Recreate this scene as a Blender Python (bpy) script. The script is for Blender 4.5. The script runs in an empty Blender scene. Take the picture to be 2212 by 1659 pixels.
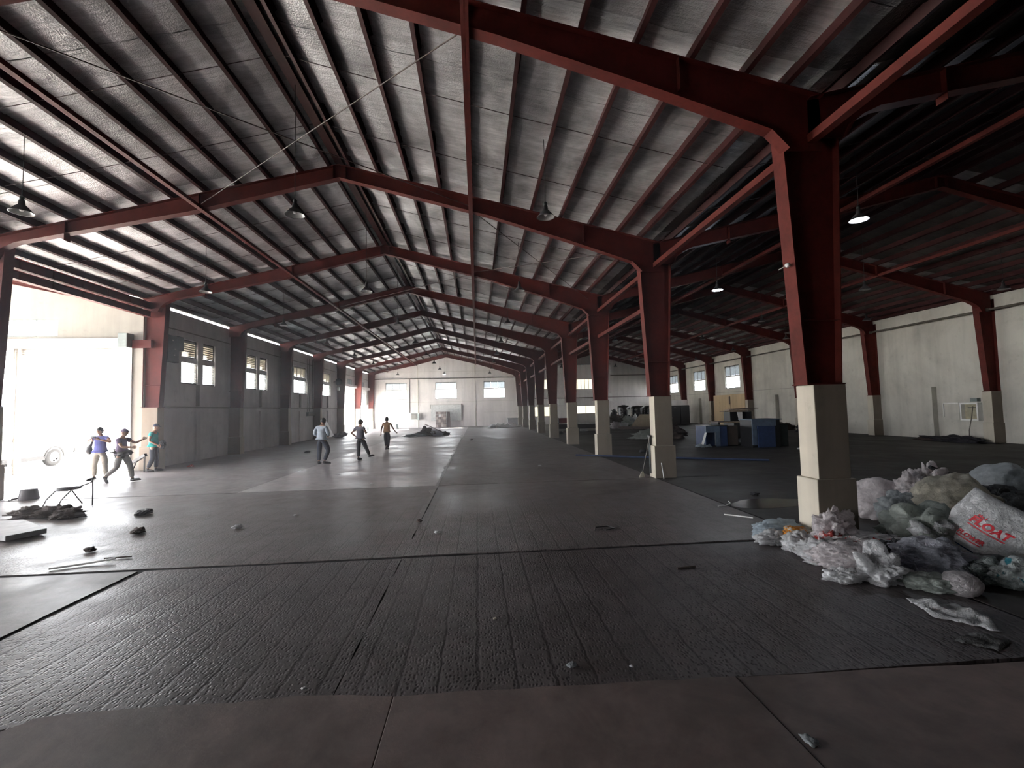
import bpy, bmesh, math, random
from math import sin, cos, pi, radians, sqrt
from mathutils import Vector, Matrix, noise
from mathutils.bvhtree import BVHTree

sc = bpy.context.scene
COL = sc.collection
random.seed(7)

# ------------------------------------------------------------------ camera
F_PX = 984.85
cd = bpy.data.cameras.new('camera')
cd.sensor_width = 36.0
cd.lens = F_PX * 36.0 / 2212.0
cd.clip_start = 0.05
cd.clip_end = 500
cam = bpy.data.objects.new('camera', cd)
COL.objects.link(cam)
PITCH, YAW, ROLL = 0.0535, 0.0776, -0.0234
fw = Vector((sin(YAW) * cos(PITCH), cos(YAW) * cos(PITCH), sin(PITCH)))
rr = Vector((cos(YAW), -sin(YAW), 0))
uu = rr.cross(fw)
R2 = rr * cos(ROLL) + uu * sin(ROLL)
U2 = -rr * sin(ROLL) + uu * cos(ROLL)
cam.matrix_world = Matrix(((R2.x, U2.x, -fw.x, 0), (R2.y, U2.y, -fw.y, 0), (R2.z, U2.z, -fw.z, 2.0), (0, 0, 0, 1)))
sc.camera = cam

# ------------------------------------------------------------------ sky, sun, exposure
w = bpy.data.worlds.new('World')
sc.world = w
w.use_nodes = True
bg = w.node_tree.nodes['Background']
bg.inputs['Color'].default_value = (0.93, 0.96, 1.0, 1)
bg.inputs['Strength'].default_value = 10.0
sd = bpy.data.lights.new('sun', 'SUN')
sd.energy = 120.0
sd.angle = radians(1.5)
sd.color = (1.0, 0.96, 0.9)
sun = bpy.data.objects.new('sun', sd)
COL.objects.link(sun)
# sunlight travels towards the camera, down, slightly to the right
sun.rotation_euler = Vector((0.12, -0.60, -0.60)).to_track_quat('-Z', 'Y').to_euler()
sc.view_settings.view_transform = 'Standard'
sc.view_settings.look = 'None'
sc.view_settings.gamma = 1
sc.view_settings.use_curve_mapping = False
sc.view_settings.exposure = 1.2
sc.cycles.max_bounces = 8
sc.cycles.diffuse_bounces = 5
sc.cycles.glossy_bounces = 4
sc.cycles.transmission_bounces = 6
sc.cycles.sample_clamp_indirect = 12.0
sc.cycles.caustics_reflective = False
sc.cycles.caustics_refractive = False
sc.cycles.use_denoising = True


def portal(name, loc, sx, sy, direction):
    ld = bpy.data.lights.new(name, 'AREA')
    ld.shape = 'RECTANGLE'
    ld.size = sx
    ld.size_y = sy
    ld.cycles.is_portal = True
    o = bpy.data.objects.new(name, ld)
    COL.objects.link(o)
    o.location = loc
    o.rotation_euler = Vector(direction).to_track_quat('-Z', 'Y').to_euler()
    return o


portal('sky_portal', (-25.6, 12.2, 3.2), 12.2, 6.4, (1, 0, 0))
portal('sky_portal', (-17.0, 18.6, 2.2), 8.0, 4.4, (0, -1, 0))
portal('sky_portal', (-12.95, 1.0, 1.15), 4.4, 2.3, (1, 0, 0))  # sky light through the added opening in the near-left wall
portal('sky_portal', (-12.95, 45.9, 2.25), 4.4, 4.5, (1, 0, 0))
portal('sky_portal', (-12.95, 51.6, 1.4), 5.2, 2.8, (1, 0, 0))


# ------------------------------------------------------------------ materials
def node_mat(name):
    m = bpy.data.materials.new(name)
    m.use_nodes = True
    nt = m.node_tree
    return m, nt, nt.nodes['Principled BSDF']


def N(nt, t, **k):
    n = nt.nodes.new(t)
    for a, v in k.items():
        if a.startswith('i_'):
            n.inputs[a[2:].replace('_', ' ')].default_value = v
        else:
            setattr(n, a, v)
    return n


def ramp(nt, fac, stops):
    r = nt.nodes.new('ShaderNodeValToRGB')
    el = r.color_ramp.elements
    while len(el) < len(stops):
        el.new(0.5)
    for e, (p, c) in zip(el, stops):
        e.position = p
        e.color = (c[0], c[1], c[2], 1) if isinstance(c, (tuple, list)) else (c, c, c, 1)
    nt.links.new(fac, r.inputs[0])
    return r


def mixc(nt, fac, a, b, blend='MIX'):
    m = nt.nodes.new('ShaderNodeMix')
    m.data_type = 'RGBA'
    m.blend_type = blend
    for s, v in ((m.inputs[0], fac), (m.inputs[6], a), (m.inputs[7], b)):
        if hasattr(v, 'is_linked') or isinstance(v, bpy.types.NodeSocket):
            nt.links.new(v, s)
        elif isinstance(v, (int, float)):
            s.default_value = v
        else:
            s.default_value = (*v, 1)
    return m.outputs[2]


def coords(nt, scale=(1, 1, 1), kind='Object'):
    tc = nt.nodes.new('ShaderNodeTexCoord')
    mp = nt.nodes.new('ShaderNodeMapping')
    mp.inputs['Scale'].default_value = scale
    nt.links.new(tc.outputs[kind], mp.inputs[0])
    return mp.outputs[0]


def world_coords(nt, scale=(1, 1, 1)):
    g = nt.nodes.new('ShaderNodeNewGeometry')
    mp = nt.nodes.new('ShaderNodeMapping')
    mp.inputs['Scale'].default_value = scale
    nt.links.new(g.outputs['Position'], mp.inputs[0])
    return mp.outputs[0]


def noise_tex(nt, vec, scale, detail=4, rough=0.55, dist=0.0):
    n = nt.nodes.new('ShaderNodeTexNoise')
    n.inputs['Scale'].default_value = scale
    n.inputs['Detail'].default_value = detail
    n.inputs['Roughness'].default_value = rough
    n.inputs['Distortion'].default_value = dist
    nt.links.new(vec, n.inputs['Vector'])
    return n


def bump(nt, bsdf, h, strength=0.3, dist=0.02, prev=None):
    b = nt.nodes.new('ShaderNodeBump')
    b.inputs['Strength'].default_value = strength
    b.inputs['Distance'].default_value = dist
    nt.links.new(h, b.inputs['Height'])
    if prev is not None:
        nt.links.new(prev, b.inputs['Normal'])
    nt.links.new(b.outputs[0], bsdf.inputs['Normal'])
    return b.outputs[0]


def simple(name, col, rough=0.6, metal=0.0, var=0.25, scale=6.0, bmp=0.15, emit=None, estr=0.0, trans=0.0):
    m, nt, b = node_mat(name)
    v = coords(nt)
    n = noise_tex(nt, v, scale, 5)
    r = ramp(nt, n.outputs[0], [(0.3, tuple(c * (1 - var) for c in col)), (0.7, tuple(min(1, c * (1 + var * 0.5)) for c in col))])
    nt.links.new(r.outputs[0], b.inputs['Base Color'])
    b.inputs['Roughness'].default_value = rough
    b.inputs['Metallic'].default_value = metal
    if bmp:
        bump(nt, b, n.outputs[0], bmp, 0.01)
    if emit:
        b.inputs['Emission Color'].default_value = (*emit, 1)
        b.inputs['Emission Strength'].default_value = estr
    if trans:
        b.inputs['Transmission Weight'].default_value = trans
    return m


def plaster(name, col, dirty=0.35, green=0.0):
    m, nt, b = node_mat(name)
    v = world_coords(nt)
    n1 = noise_tex(nt, v, 0.35, 6, 0.6, 0.4)
    n2 = noise_tex(nt, v, 3.5, 5, 0.65)
    v2 = world_coords(nt, (1.6, 1.6, 0.12))
    n3 = noise_tex(nt, v2, 1.6, 5, 0.6)
    base = ramp(nt, n1.outputs[0], [(0.3, tuple(c * (1 - dirty) for c in col)), (0.62, col)])
    st = ramp(nt, n3.outputs[0], [(0.35, 0.72), (0.55, 1.0)])
    c = mixc(nt, 0.45, base.outputs[0], st.outputs[0], 'MULTIPLY')
    st2 = ramp(nt, n2.outputs[0], [(0.28, 0.6), (0.42, 1.0)])
    c = mixc(nt, 0.35, c, st2.outputs[0], 'MULTIPLY')
    nt.links.new(c, b.inputs['Base Color'])
    b.inputs['Roughness'].default_value = 0.85
    bump(nt, b, n2.outputs[0], 0.25, 0.01)
    return m


M = {}
M['wall'] = plaster('plaster_cream', (0.66, 0.63, 0.56))
M['wall_grey'] = plaster('plaster_grey', (0.84, 0.81, 0.79), 0.3)
M['wall_white'] = plaster('plaster_white', (0.84, 0.80, 0.78), 0.15)
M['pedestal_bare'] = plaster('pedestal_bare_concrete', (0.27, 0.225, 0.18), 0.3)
M['pedestal'] = plaster('pedestal_cream_paint', (0.62, 0.56, 0.46), 0.3)
M['trim'] = plaster('plaster_trim', (0.36, 0.34, 0.31), 0.2)
M['tan'] = plaster('plywood_tan', (0.62, 0.46, 0.28), 0.2)


def steel(name, col):
    m, nt, b = node_mat(name)
    v = world_coords(nt)
    n = noise_tex(nt, v, 2.2, 6, 0.65)
    n2 = noise_tex(nt, v, 14, 4, 0.6)
    r = ramp(nt, n.outputs[0], [(0.3, tuple(c * 0.62 for c in col)), (0.6, col)])
    r2 = ramp(nt, n2.outputs[0], [(0.3, 0.7), (0.5, 1.0)])
    c = mixc(nt, 0.5, r.outputs[0], r2.outputs[0], 'MULTIPLY')
    nt.links.new(c, b.inputs['Base Color'])
    b.inputs['Roughness'].default_value = 0.68
    b.inputs['Specular IOR Level'].default_value = 0.22
    bump(nt, b, n2.outputs[0], 0.1, 0.004)
    return m


M['steel'] = steel('red_oxide_steel', (0.100, 0.0155, 0.0115))
M['steel_dark'] = steel('red_oxide_purlin', (0.042, 0.011, 0.011))


def foil(name, dark, light, rough=0.40, metal=0.5):
    m, nt, b = node_mat(name)
    v = world_coords(nt)
    n1 = noise_tex(nt, v, 0.7, 5, 0.6, 0.6)
    n2 = noise_tex(nt, v, 34, 3, 0.6)
    v3 = world_coords(nt, (1.2, 9.0, 1.2))
    n3 = noise_tex(nt, v3, 1.5, 5, 0.65, 0.8)
    vo = nt.nodes.new('ShaderNodeTexVoronoi')
    vo.inputs['Scale'].default_value = 42
    nt.links.new(v, vo.inputs['Vector'])
    r = ramp(nt, n1.outputs[0], [(0.36, dark), (0.64, light)])
    r2 = ramp(nt, n3.outputs[0], [(0.38, 0.6), (0.60, 1.0)])
    c = mixc(nt, 0.6, r.outputs[0], r2.outputs[0], 'MULTIPLY')
    nt.links.new(c, b.inputs['Base Color'])
    b.inputs['Metallic'].default_value = metal
    b.inputs['Roughness'].default_value = rough
    p = bump(nt, b, vo.outputs['Distance'], 0.5, 0.012)
    p = bump(nt, b, n3.outputs[0], 0.5, 0.06, p)
    return m


M['foil'] = foil('foil_insulation', (0.34, 0.33, 0.335), (0.88, 0.86, 0.865))
M['foil_lit_strip'] = foil('foil_insulation_painted_light', (0.90, 0.89, 0.89), (0.97, 0.96, 0.96), 0.6, 0.0)  # bright band of light over each rafter, painted in as near-white colour
M['foil_dull'] = foil('foil_insulation_dark', (0.11, 0.095, 0.09), (0.20, 0.175, 0.165), 0.5)  # darker foil for the right-hand hall
M['roof'] = simple('roof_sheet', (0.3, 0.3, 0.3), 0.7)


def concrete(name, col, rough, stamped=0.0, wear=0.35, spec=0.3, streak=True):
    m, nt, b = node_mat(name)
    v = world_coords(nt)
    n1 = noise_tex(nt, v, 0.55, 7, 0.62, 0.5)
    n2 = noise_tex(nt, v, 4.0, 6, 0.65)
    n3 = noise_tex(nt, v, 28.0, 4, 0.6)
    r = ramp(nt, n1.outputs[0], [(0.28, tuple(c * (1 - wear) for c in col)), (0.72, tuple(c * (1 + wear * 0.7) for c in col))])
    r2 = ramp(nt, n2.outputs[0], [(0.3, 0.62), (0.6, 1.0)])
    c = mixc(nt, 0.6, r.outputs[0], r2.outputs[0], 'MULTIPLY')
    n4 = noise_tex(nt, v, 1.7, 6, 0.7, 0.9)
    r4 = ramp(nt, n4.outputs[0], [(0.32, 0.66), (0.62, 1.12)])
    c = mixc(nt, 0.7, c, r4.outputs[0], 'MULTIPLY')
    rg = ramp(nt, n1.outputs[0], [(0.3, max(0.05, rough - 0.16)), (0.7, min(1, rough + 0.14))])
    b.inputs['Specular IOR Level'].default_value = spec
    prev = None
    if stamped:
        # small pits pressed into the screed, in rows, fading further into the hall
        vp = world_coords(nt, (36, 24, 1))
        dn = noise_tex(nt, v, 5.5, 2)
        add = nt.nodes.new('ShaderNodeVectorMath')
        add.operation = 'MULTIPLY_ADD'
        add.inputs[1].default_value = (1.6, 1.6, 0)
        nt.links.new(dn.outputs['Color'], add.inputs[0])
        nt.links.new(vp, add.inputs[2])
        vo = nt.nodes.new('ShaderNodeTexVoronoi')
        vo.inputs['Scale'].default_value = 1.0
        vo.inputs['Randomness'].default_value = 0.62
        nt.links.new(add.outputs[0], vo.inputs['Vector'])
        pit = ramp(nt, vo.outputs['Distance'], [(0.16, 0.0), (0.5, 1.0)])
        # rolled seams every 0.3 m along the hall
        sx = nt.nodes.new('ShaderNodeSeparateXYZ')
        nt.links.new(v, sx.inputs[0])
        wob = nt.nodes.new('ShaderNodeMath')
        wob.operation = 'MULTIPLY_ADD'
        wob.inputs[1].default_value = 0.05
        nt.links.new(dn.outputs[0], wob.inputs[0])
        nt.links.new(sx.outputs[0], wob.inputs[2])
        pp = nt.nodes.new('ShaderNodeMath')
        pp.operation = 'PINGPONG'
        pp.inputs[1].default_value = 0.145
        nt.links.new(wob.outputs[0], pp.inputs[0])
        seam = ramp(nt, pp.outputs[0], [(0.0, 0.3), (0.022, 1.0)])
        # area mask: where the pitted finish is strong
        mn = noise_tex(nt, v, 0.22, 3)
        ym = nt.nodes.new('ShaderNodeMapRange')
        ym.inputs['From Min'].default_value = 14.0
        ym.inputs['From Max'].default_value = 6.5
        nt.links.new(sx.outputs[1], ym.inputs['Value'])
        ms = nt.nodes.new('ShaderNodeMath')
        ms.operation = 'MULTIPLY'
        msr = ramp(nt, mn.outputs[0], [(0.3, 0.25), (0.6, 1.0)])
        nt.links.new(msr.outputs[0], ms.inputs[0])
        nt.links.new(ym.outputs[0], ms.inputs[1])
        hp = nt.nodes.new('ShaderNodeMath')
        hp.operation = 'MULTIPLY'
        nt.links.new(pit.outputs[0], hp.inputs[0])
        nt.links.new(seam.outputs[0], hp.inputs[1])
        inv = mixc(nt, ms.outputs[0], (1, 1, 1), hp.outputs[0])
        cc = mixc(nt, 0.72 * stamped, c, inv, 'MULTIPLY')
        c = cc
        prev = bump(nt, b, inv, 0.65 * stamped, 0.006)
    nt.links.new(c, b.inputs['Base Color'])
    nt.links.new(rg.outputs[0], b.inputs['Roughness'])
    p = bump(nt, b, n2.outputs[0], 0.22, 0.02, prev)
    bump(nt, b, n3.outputs[0], 0.12, 0.004, p)
    return m


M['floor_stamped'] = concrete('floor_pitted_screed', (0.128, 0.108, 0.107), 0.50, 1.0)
M['floor_mid'] = concrete('floor_pitted_screed_lit', (0.185, 0.158, 0.157), 0.48, 0.9)  # same pitted screed, made paler to paint in the stronger light there
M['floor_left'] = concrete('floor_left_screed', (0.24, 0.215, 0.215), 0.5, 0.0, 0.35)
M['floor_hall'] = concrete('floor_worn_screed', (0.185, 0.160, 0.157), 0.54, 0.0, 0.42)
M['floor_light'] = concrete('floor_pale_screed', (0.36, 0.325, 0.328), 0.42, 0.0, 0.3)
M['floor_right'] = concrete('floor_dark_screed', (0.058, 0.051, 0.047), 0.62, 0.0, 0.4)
M['slab'] = concrete('front_slab_concrete', (0.215, 0.165, 0.152), 0.68, 0.0, 0.55, 0.3)
M['joint'] = simple('joint_dirt', (0.012, 0.011, 0.012), 0.9)
M['yard'] = concrete('yard_concrete', (0.58, 0.57, 0.54), 0.8, 0.0, 0.12, 0.3)
M['shutter'] = simple('shutter_metal', (0.52, 0.50, 0.47), 0.5, 0.3)
M['grey_box'] = simple('grey_steel_box', (0.2, 0.23, 0.22), 0.5)
M['frame_dark'] = simple('window_frame_dark', (0.07, 0.065, 0.06), 0.6)
def slat_mat(name, col, k):
    m = simple(name, col, 0.5, bmp=0)
    nt = m.node_tree
    tr = nt.nodes.new('ShaderNodeBsdfTranslucent')
    tr.inputs['Color'].default_value = (*col, 1)
    mx = nt.nodes.new('ShaderNodeMixShader')
    mx.inputs[0].default_value = k
    nt.links.new(nt.nodes['Principled BSDF'].outputs[0], mx.inputs[1])
    nt.links.new(tr.outputs[0], mx.inputs[2])
    nt.links.new(mx.outputs[0], nt.nodes['Material Output'].inputs['Surface'])
    return m


M['slat'] = slat_mat('louvre_slat', (0.40, 0.44, 0.47), 0.012)
M['slat_warm'] = slat_mat('louvre_slat_cream', (0.50, 0.46, 0.38), 0.05)
M['black'] = simple('black_plastic', (0.014, 0.014, 0.016), 0.45)
M['black_gloss'] = simple('black_tank', (0.018, 0.012, 0.013), 0.25)
M['cable'] = simple('cable_black', (0.02, 0.02, 0.02), 0.6, bmp=0)
M['pipe'] = simple('pipe_brown', (0.09, 0.075, 0.06), 0.5, bmp=0)
M['white'] = simple('white_paint', (0.86, 0.85, 0.82), 0.5, var=0.1)
M['lamp_shade'] = simple('lamp_shade_grey', (0.06, 0.056, 0.058), 0.45, 0.3)
M['lamp_in'] = simple('lamp_reflector', (0.42, 0.42, 0.41), 0.35, 0.2)
M['rod'] = simple('thin_steel_rod', (0.07, 0.045, 0.04), 0.6, bmp=0)


def glass_mat():
    m, nt, b = node_mat('louvre_glass')
    b.inputs['Base Color'].default_value = (0.75, 0.86, 0.9, 1)
    b.inputs['Roughness'].default_value = 0.35
    b.inputs['Transmission Weight'].default_value = 0.9
    b.inputs['IOR'].default_value = 1.2
    return m


M['glass'] = glass_mat()


# ------------------------------------------------------------------ mesh builder
class MB:
    def __init__(s):
        s.v = []
        s.f = []
        s.mi = []
        s.m = 0

    def add(s, vs, fs):
        o = len(s.v)
        s.v += [tuple(p) for p in vs]
        for f in fs:
            s.f.append(tuple(i + o for i in f))
            s.mi.append(s.m)
        return s

    def box(s, x0, x1, y0, y1, z0, z1):
        x0, x1 = min(x0, x1), max(x0, x1)
        y0, y1 = min(y0, y1), max(y0, y1)
        z0, z1 = min(z0, z1), max(z0, z1)
        return s.add([(x0, y0, z0), (x1, y0, z0), (x1, y1, z0), (x0, y1, z0), (x0, y0, z1), (x1, y0, z1), (x1, y1, z1), (x0, y1, z1)],
                     [(0, 3, 2, 1), (4, 5, 6, 7), (0, 1, 5, 4), (1, 2, 6, 5), (2, 3, 7, 6), (3, 0, 4, 7)])

    def obox(s, c, ax, ay, az, hx, hy, hz):
        c = Vector(c)
        ax, ay, az = Vector(ax) * hx, Vector(ay) * hy, Vector(az) * hz
        P = []
        for k in (-1, 1):
            for i, j in ((-1, -1), (1, -1), (1, 1), (-1, 1)):
                P.append(c + ax * i + ay * j + az * k)
        return s.add(P, [(0, 3, 2, 1), (4, 5, 6, 7), (0, 1, 5, 4), (1, 2, 6, 5), (2, 3, 7, 6), (3, 0, 4, 7)])

    def bar(s, a, b, wd, ht, up=(0, 0, 1)):
        a, b = Vector(a), Vector(b)
        d = b - a
        L = d.length
        d.normalize()
        x = d.cross(Vector(up))
        if x.length < 1e-4:
            x = d.cross(Vector((1, 0, 0)))
        x.normalize()
        z = x.cross(d)
        return s.obox((a + b) / 2, x, d, z, wd / 2, L / 2, ht / 2)

    def prism(s, poly, axis, a0, a1):
        n = len(poly)

        def P(u, v, a):
            return {'x': (a, u, v), 'y': (u, a, v), 'z': (u, v, a)}[axis]
        vs = [P(u, v, a0) for u, v in poly] + [P(u, v, a1) for u, v in poly]
        fs = [tuple(range(n)), tuple(range(2 * n - 1, n - 1, -1))]
        fs += [(i, i + n, (i + 1) % n + n, (i + 1) % n) for i in range(n)]
        return s.add(vs, fs)

    def tube(s, pts, r, n=8, r1=None, cap=True):
        pts = [Vector(p) for p in pts]
        rings = []
        k = len(pts)
        prevx = None
        for i, p in enumerate(pts):
            d = (pts[min(i + 1, k - 1)] - pts[max(i - 1, 0)]).normalized()
            x = d.cross(Vector((0, 0, 1))) if prevx is None else prevx - d * prevx.dot(d)
            if x.length < 1e-3:
                x = d.cross(Vector((1, 0, 0)))
            x.normalize()
            prevx = x
            y = d.cross(x)
            if isinstance(r, (list, tuple)):
                ri = r[i]
            else:
                ri = r if r1 is None else r + (r1 - r) * i / max(1, k - 1)
            rings.append([p + (x * cos(2 * pi * j / n) + y * sin(2 * pi * j / n)) * ri for j in range(n)])
        vs = [q for g in rings for q in g]
        fs = []
        for i in range(k - 1):
            for j in range(n):
                fs.append((i * n + j, i * n + (j + 1) % n, (i + 1) * n + (j + 1) % n, (i + 1) * n + j))
        if cap:
            fs.append(tuple(reversed(range(n))))
            fs.append(tuple(range((k - 1) * n, k * n)))
        return s.add(vs, fs)

    def lathe(s, prof, c, n=20, axis='z'):
        vs = []
        for r, z in prof:
            for j in range(n):
                a = 2 * pi * j / n
                if axis == 'z':
                    vs.append((c[0] + r * cos(a), c[1] + r * sin(a), c[2] + z))
                elif axis == 'y':
                    vs.append((c[0] + r * cos(a), c[1] + z, c[2] + r * sin(a)))
                else:
                    vs.append((c[0] + z, c[1] + r * cos(a), c[2] + r * sin(a)))
        fs = []
        for i in range(len(prof) - 1):
            for j in range(n):
                fs.append((i * n + j, i * n + (j + 1) % n, (i + 1) * n + (j + 1) % n, (i + 1) * n + j))
        return s.add(vs, fs)

    def build(s, name, mat, parent=None, smooth=False, bevel=0.0):
        me = bpy.data.meshes.new(name)
        o = bpy.data.objects.new(name, me)
        if parent is not None:
            org = wloc(parent)
            vs = [(p[0] - org.x, p[1] - org.y, p[2] - org.z) for p in s.v]
        else:
            vs = s.v
        me.from_pydata(vs, [], s.f)
        for mt in (mat if isinstance(mat, (list, tuple)) else [mat]):
            me.materials.append(mt)
        if any(s.mi):
            me.polygons.foreach_set('material_index', s.mi)
        if smooth:
            me.polygons.foreach_set('use_smooth', [True] * len(me.polygons))
        me.update()
        bm = bmesh.new()
        bm.from_mesh(me)
        bmesh.ops.recalc_face_normals(bm, faces=bm.faces)
        bm.to_mesh(me)
        bm.free()
        COL.objects.link(o)
        if parent is not None:
            o.parent = parent
        if bevel:
            bv = o.modifiers.new('bevel', 'BEVEL')
            bv.width = bevel
            bv.segments = 2
            bv.limit_method = 'ANGLE'
        return o


def wloc(o):
    p = Vector((0, 0, 0))
    while o is not None:
        p += o.location
        o = o.parent
    return p


def tag(o, label=None, cat=None, group=None, kind=None):
    if label:
        o['label'] = label
    if cat:
        o['category'] = cat
    if group:
        o['group'] = group
    if kind:
        o['kind'] = kind
    return o


def thing(name, label, cat, loc=(0, 0, 0), group=None, kind=None):
    o = bpy.data.objects.new(name, None)
    o.empty_display_size = 0.2
    COL.objects.link(o)
    o.location = loc
    return tag(o, label, cat, group, kind)


def recentre(o):
    """move a top-level mesh's origin to its base centre"""
    vs = [v.co for v in o.data.vertices]
    c = Vector(((min(v.x for v in vs) + max(v.x for v in vs)) / 2, (min(v.y for v in vs) + max(v.y for v in vs)) / 2, min(v.z for v in vs)))
    o.data.transform(Matrix.Translation(-c))
    o.location = c
    return o


def wall_cells(mb, axis, t0, t1, u0, u1, z0, ztop, holes):
    """a wall with real openings; axis 'x': plane of constant x; ztop is a number or function of u"""
    us = sorted({u0, u1, *[h[0] for h in holes], *[h[1] for h in holes]})
    zs = sorted({z0, ztop, *[h[2] for h in holes], *[h[3] for h in holes]})
    for i in range(len(us) - 1):
        for j in range(len(zs) - 1):
            uc, zc = (us[i] + us[i + 1]) / 2, (zs[j] + zs[j + 1]) / 2
            if any(h[0] < uc < h[1] and h[2] < zc < h[3] for h in holes):
                continue
            if axis == 'x':
                mb.box(t0, t1, us[i], us[i + 1], zs[j], zs[j + 1])
            else:
                mb.box(us[i], us[i + 1], t0, t1, zs[j], zs[j + 1])


# ------------------------------------------------------------------ main dimensions
Y0, BAY = 6.25, 6.0
YN = lambda n: Y0 + BAY * n
XL, XV0, XV1, XR = -12.05, 4.87, 5.37, 22.4      # left pillars, valley pillars, right pillars (inner faces)
WL, WR = -12.6, 22.9                              # inner wall faces
YE, YB = 54.4, -6.0
AP1, AP2 = -3.55, 13.9                            # ridges
ZR, SL = 8.63, 0.237
zt1 = lambda x: ZR - SL * abs(x - AP1)
zt2 = lambda x: ZR - SL * abs(x - AP2)
VAL = 5.15

# ------------------------------------------------------------------ ground outside
mb = MB()
mb.box(-90, 70, -60, 120, -0.6, -0.31)
for a_, b_, c_, d_ in ((-90, -25.45, -60, 120), (-25.45, -13.05, 18.56, 120), (-13.05, 23.3, 54.7, 120), (23.3, 70, -60, 120), (-25.45, 23.3, -60, -6.3), (-25.45, -13.05, -6.3, 5.9)):
    mb.box(a_, b_, c_, d_, -0.31, -0.03)
tag(mb.build('ground', M['yard']), kind='structure')

# ------------------------------------------------------------------ floor of the halls: screed fields with recessed joints
floor = thing('floor', None, None, kind='structure')
mb = MB()
mb.box(-13.0, 23.1, YB - 0.2, 54.6, -0.30, -0.20)
mb.box(-25.4, -13.0, YB - 0.2, 18.5, -0.30, -0.20)
mb.build('joint_bed', M['joint'], floor)


def field(x0, x1, y0, y1, mat, top=0.0, rag=0.0, cell=0.25):
    """one screed field, its edges slightly ragged"""
    mb = MB()
    pts = []

    def edge(a, b):
        a, b = Vector((*a, 0)), Vector((*b, 0))
        L = (b - a).length
        n = max(1, int(L / cell))
        nn = Vector((-(b - a).y, (b - a).x, 0)).normalized()
        for i in range(n):
            p = a.lerp(b, i / n)
            k = 0 if i == 0 else rag * noise.noise(Vector((p.x * 3.1, p.y * 3.1, 4.2)))
            pts.append((p.x + nn.x * k, p.y + nn.y * k))
    if rag:
        edge((x0, y0), (x1, y0)); edge((x1, y0), (x1, y1)); edge((x1, y1), (x0, y1)); edge((x0, y1), (x0, y0))
    else:
        pts = [(x0, y0), (x1, y0), (x1, y1), (x0, y1)]
    mb.prism(pts, 'z', -0.205, top)
    return mb.build('screed_field', mat, floor)


J1, J2 = 6.45, 12.33
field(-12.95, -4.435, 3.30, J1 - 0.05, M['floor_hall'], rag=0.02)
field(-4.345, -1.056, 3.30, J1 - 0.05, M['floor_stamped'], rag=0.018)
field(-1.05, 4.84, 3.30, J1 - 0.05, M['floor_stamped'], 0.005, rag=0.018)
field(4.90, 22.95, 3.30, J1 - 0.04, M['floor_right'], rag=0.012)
field(-12.95, -1.056, J1 + 0.04, J2 - 0.03, M['floor_mid'], rag=0.018)
field(-1.05, 4.84, J1 + 0.04, J2 - 0.03, M['floor_mid'], 0.005, rag=0.018)
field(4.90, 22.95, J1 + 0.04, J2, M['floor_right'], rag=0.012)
field(-12.95, -6.2, J2 + 0.03, 54.5, M['floor_left'], 0.0)
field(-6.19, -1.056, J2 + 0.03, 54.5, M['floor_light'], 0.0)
field(-1.05, 4.86, J2 + 0.03, 54.5, M['floor_hall'], 0.005)
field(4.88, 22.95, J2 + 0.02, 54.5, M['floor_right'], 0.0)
field(-25.4, -12.96, 6, 12.3, M['floor_hall'])
field(-25.4, -12.96, 12.34, 18.45, M['floor_hall'])
M['ridge'] = concrete('pale_mortar', (0.25, 0.225, 0.22), 0.55, 0.0, 0.6)
for ya_, yb_ in ((8.6, 12.28), (12.4, 22.0), (22.4, 33.0)):
    mb = MB()
    L_, R_ = [], []
    n_ = int((yb_ - ya_) / 0.12)
    for i in range(n_ + 1):
        y = ya_ + (yb_ - ya_) * i / n_
        w_ = 0.03 + 0.16 * max(0, noise.noise(Vector((y * 0.9, 3, 1)))) + 0.035 * noise.noise(Vector((y * 7, 1, 1)))
        c_ = -1.10 + 0.02 * noise.noise(Vector((y * 2.3, 8, 1)))
        L_.append((c_ - w_, y))
        R_.append((c_ + 0.04, y))
    mb.prism(R_ + L_[::-1], 'z', 0.0, 0.010)
    mb.build('mortar_ridge', M['ridge'], floor)
for nm_, x0_, x1_, y0_, y1_, zt_ in (('joint_filler', -12.95, 4.87, J1 - 0.055, J1 + 0.045, -0.010), ('joint_filler', -12.95, 4.87, J2 - 0.035, J2 + 0.035, -0.010),
                                  ('joint_filler', -4.44, -4.34, 3.3, J1 - 0.055, -0.010), ('joint_filler', 4.838, 4.902, 3.3, 18.2, -0.008)):
    mb = MB()
    mb.box(x0_, x1_, y0_, y1_, -0.19, zt_)
    mb.build(nm_, M['joint'], floor)
# front slab, three pieces, rounded at its left corner
mb = MB()
rim = [(-0.64, -6), (-0.62, 3.34)] + [(x, 3.41 + 0.012 * sin(x * 9) + 0.008 * sin(x * 23)) for x in [-0.9, -1.3, -1.7, -2.1, -2.5, -2.8]] + \
      [(-2.95, 3.38), (-3.05, 3.28), (-3.4, 2.9), (-4.0, 2.4), (-5.2, 1.6), (-8, 0.3), (-8, -6)]
mb.prism([(x, y) for x, y in rim], 'z', -0.205, 0.022)
o = mb.build('front_slab', M['slab'], floor, bevel=0.005)
mb = MB()
rim = [(-0.636, -6)] + [(1.864, -6)] + [(1.83, 3.285)] + [(1.83 - 0.2 * i, 3.287 + 0.005 * i + 0.008 * sin(i * 2.1)) for i in range(1, 12)] + [(-0.616, 3.335)]
mb.prism(rim, 'z', -0.205, 0.024)
mb.build('front_slab', M['slab'], floor, bevel=0.004)
mb = MB()
rim = [(1.868, -6), (22.9, -6), (22.9, 2.9), (8, 3.1)] + [(6 - 0.4 * i, 3.17 + 0.011 * i + 0.008 * sin(i * 1.9)) for i in range(0, 11)] + [(1.834, 3.28)]
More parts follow.
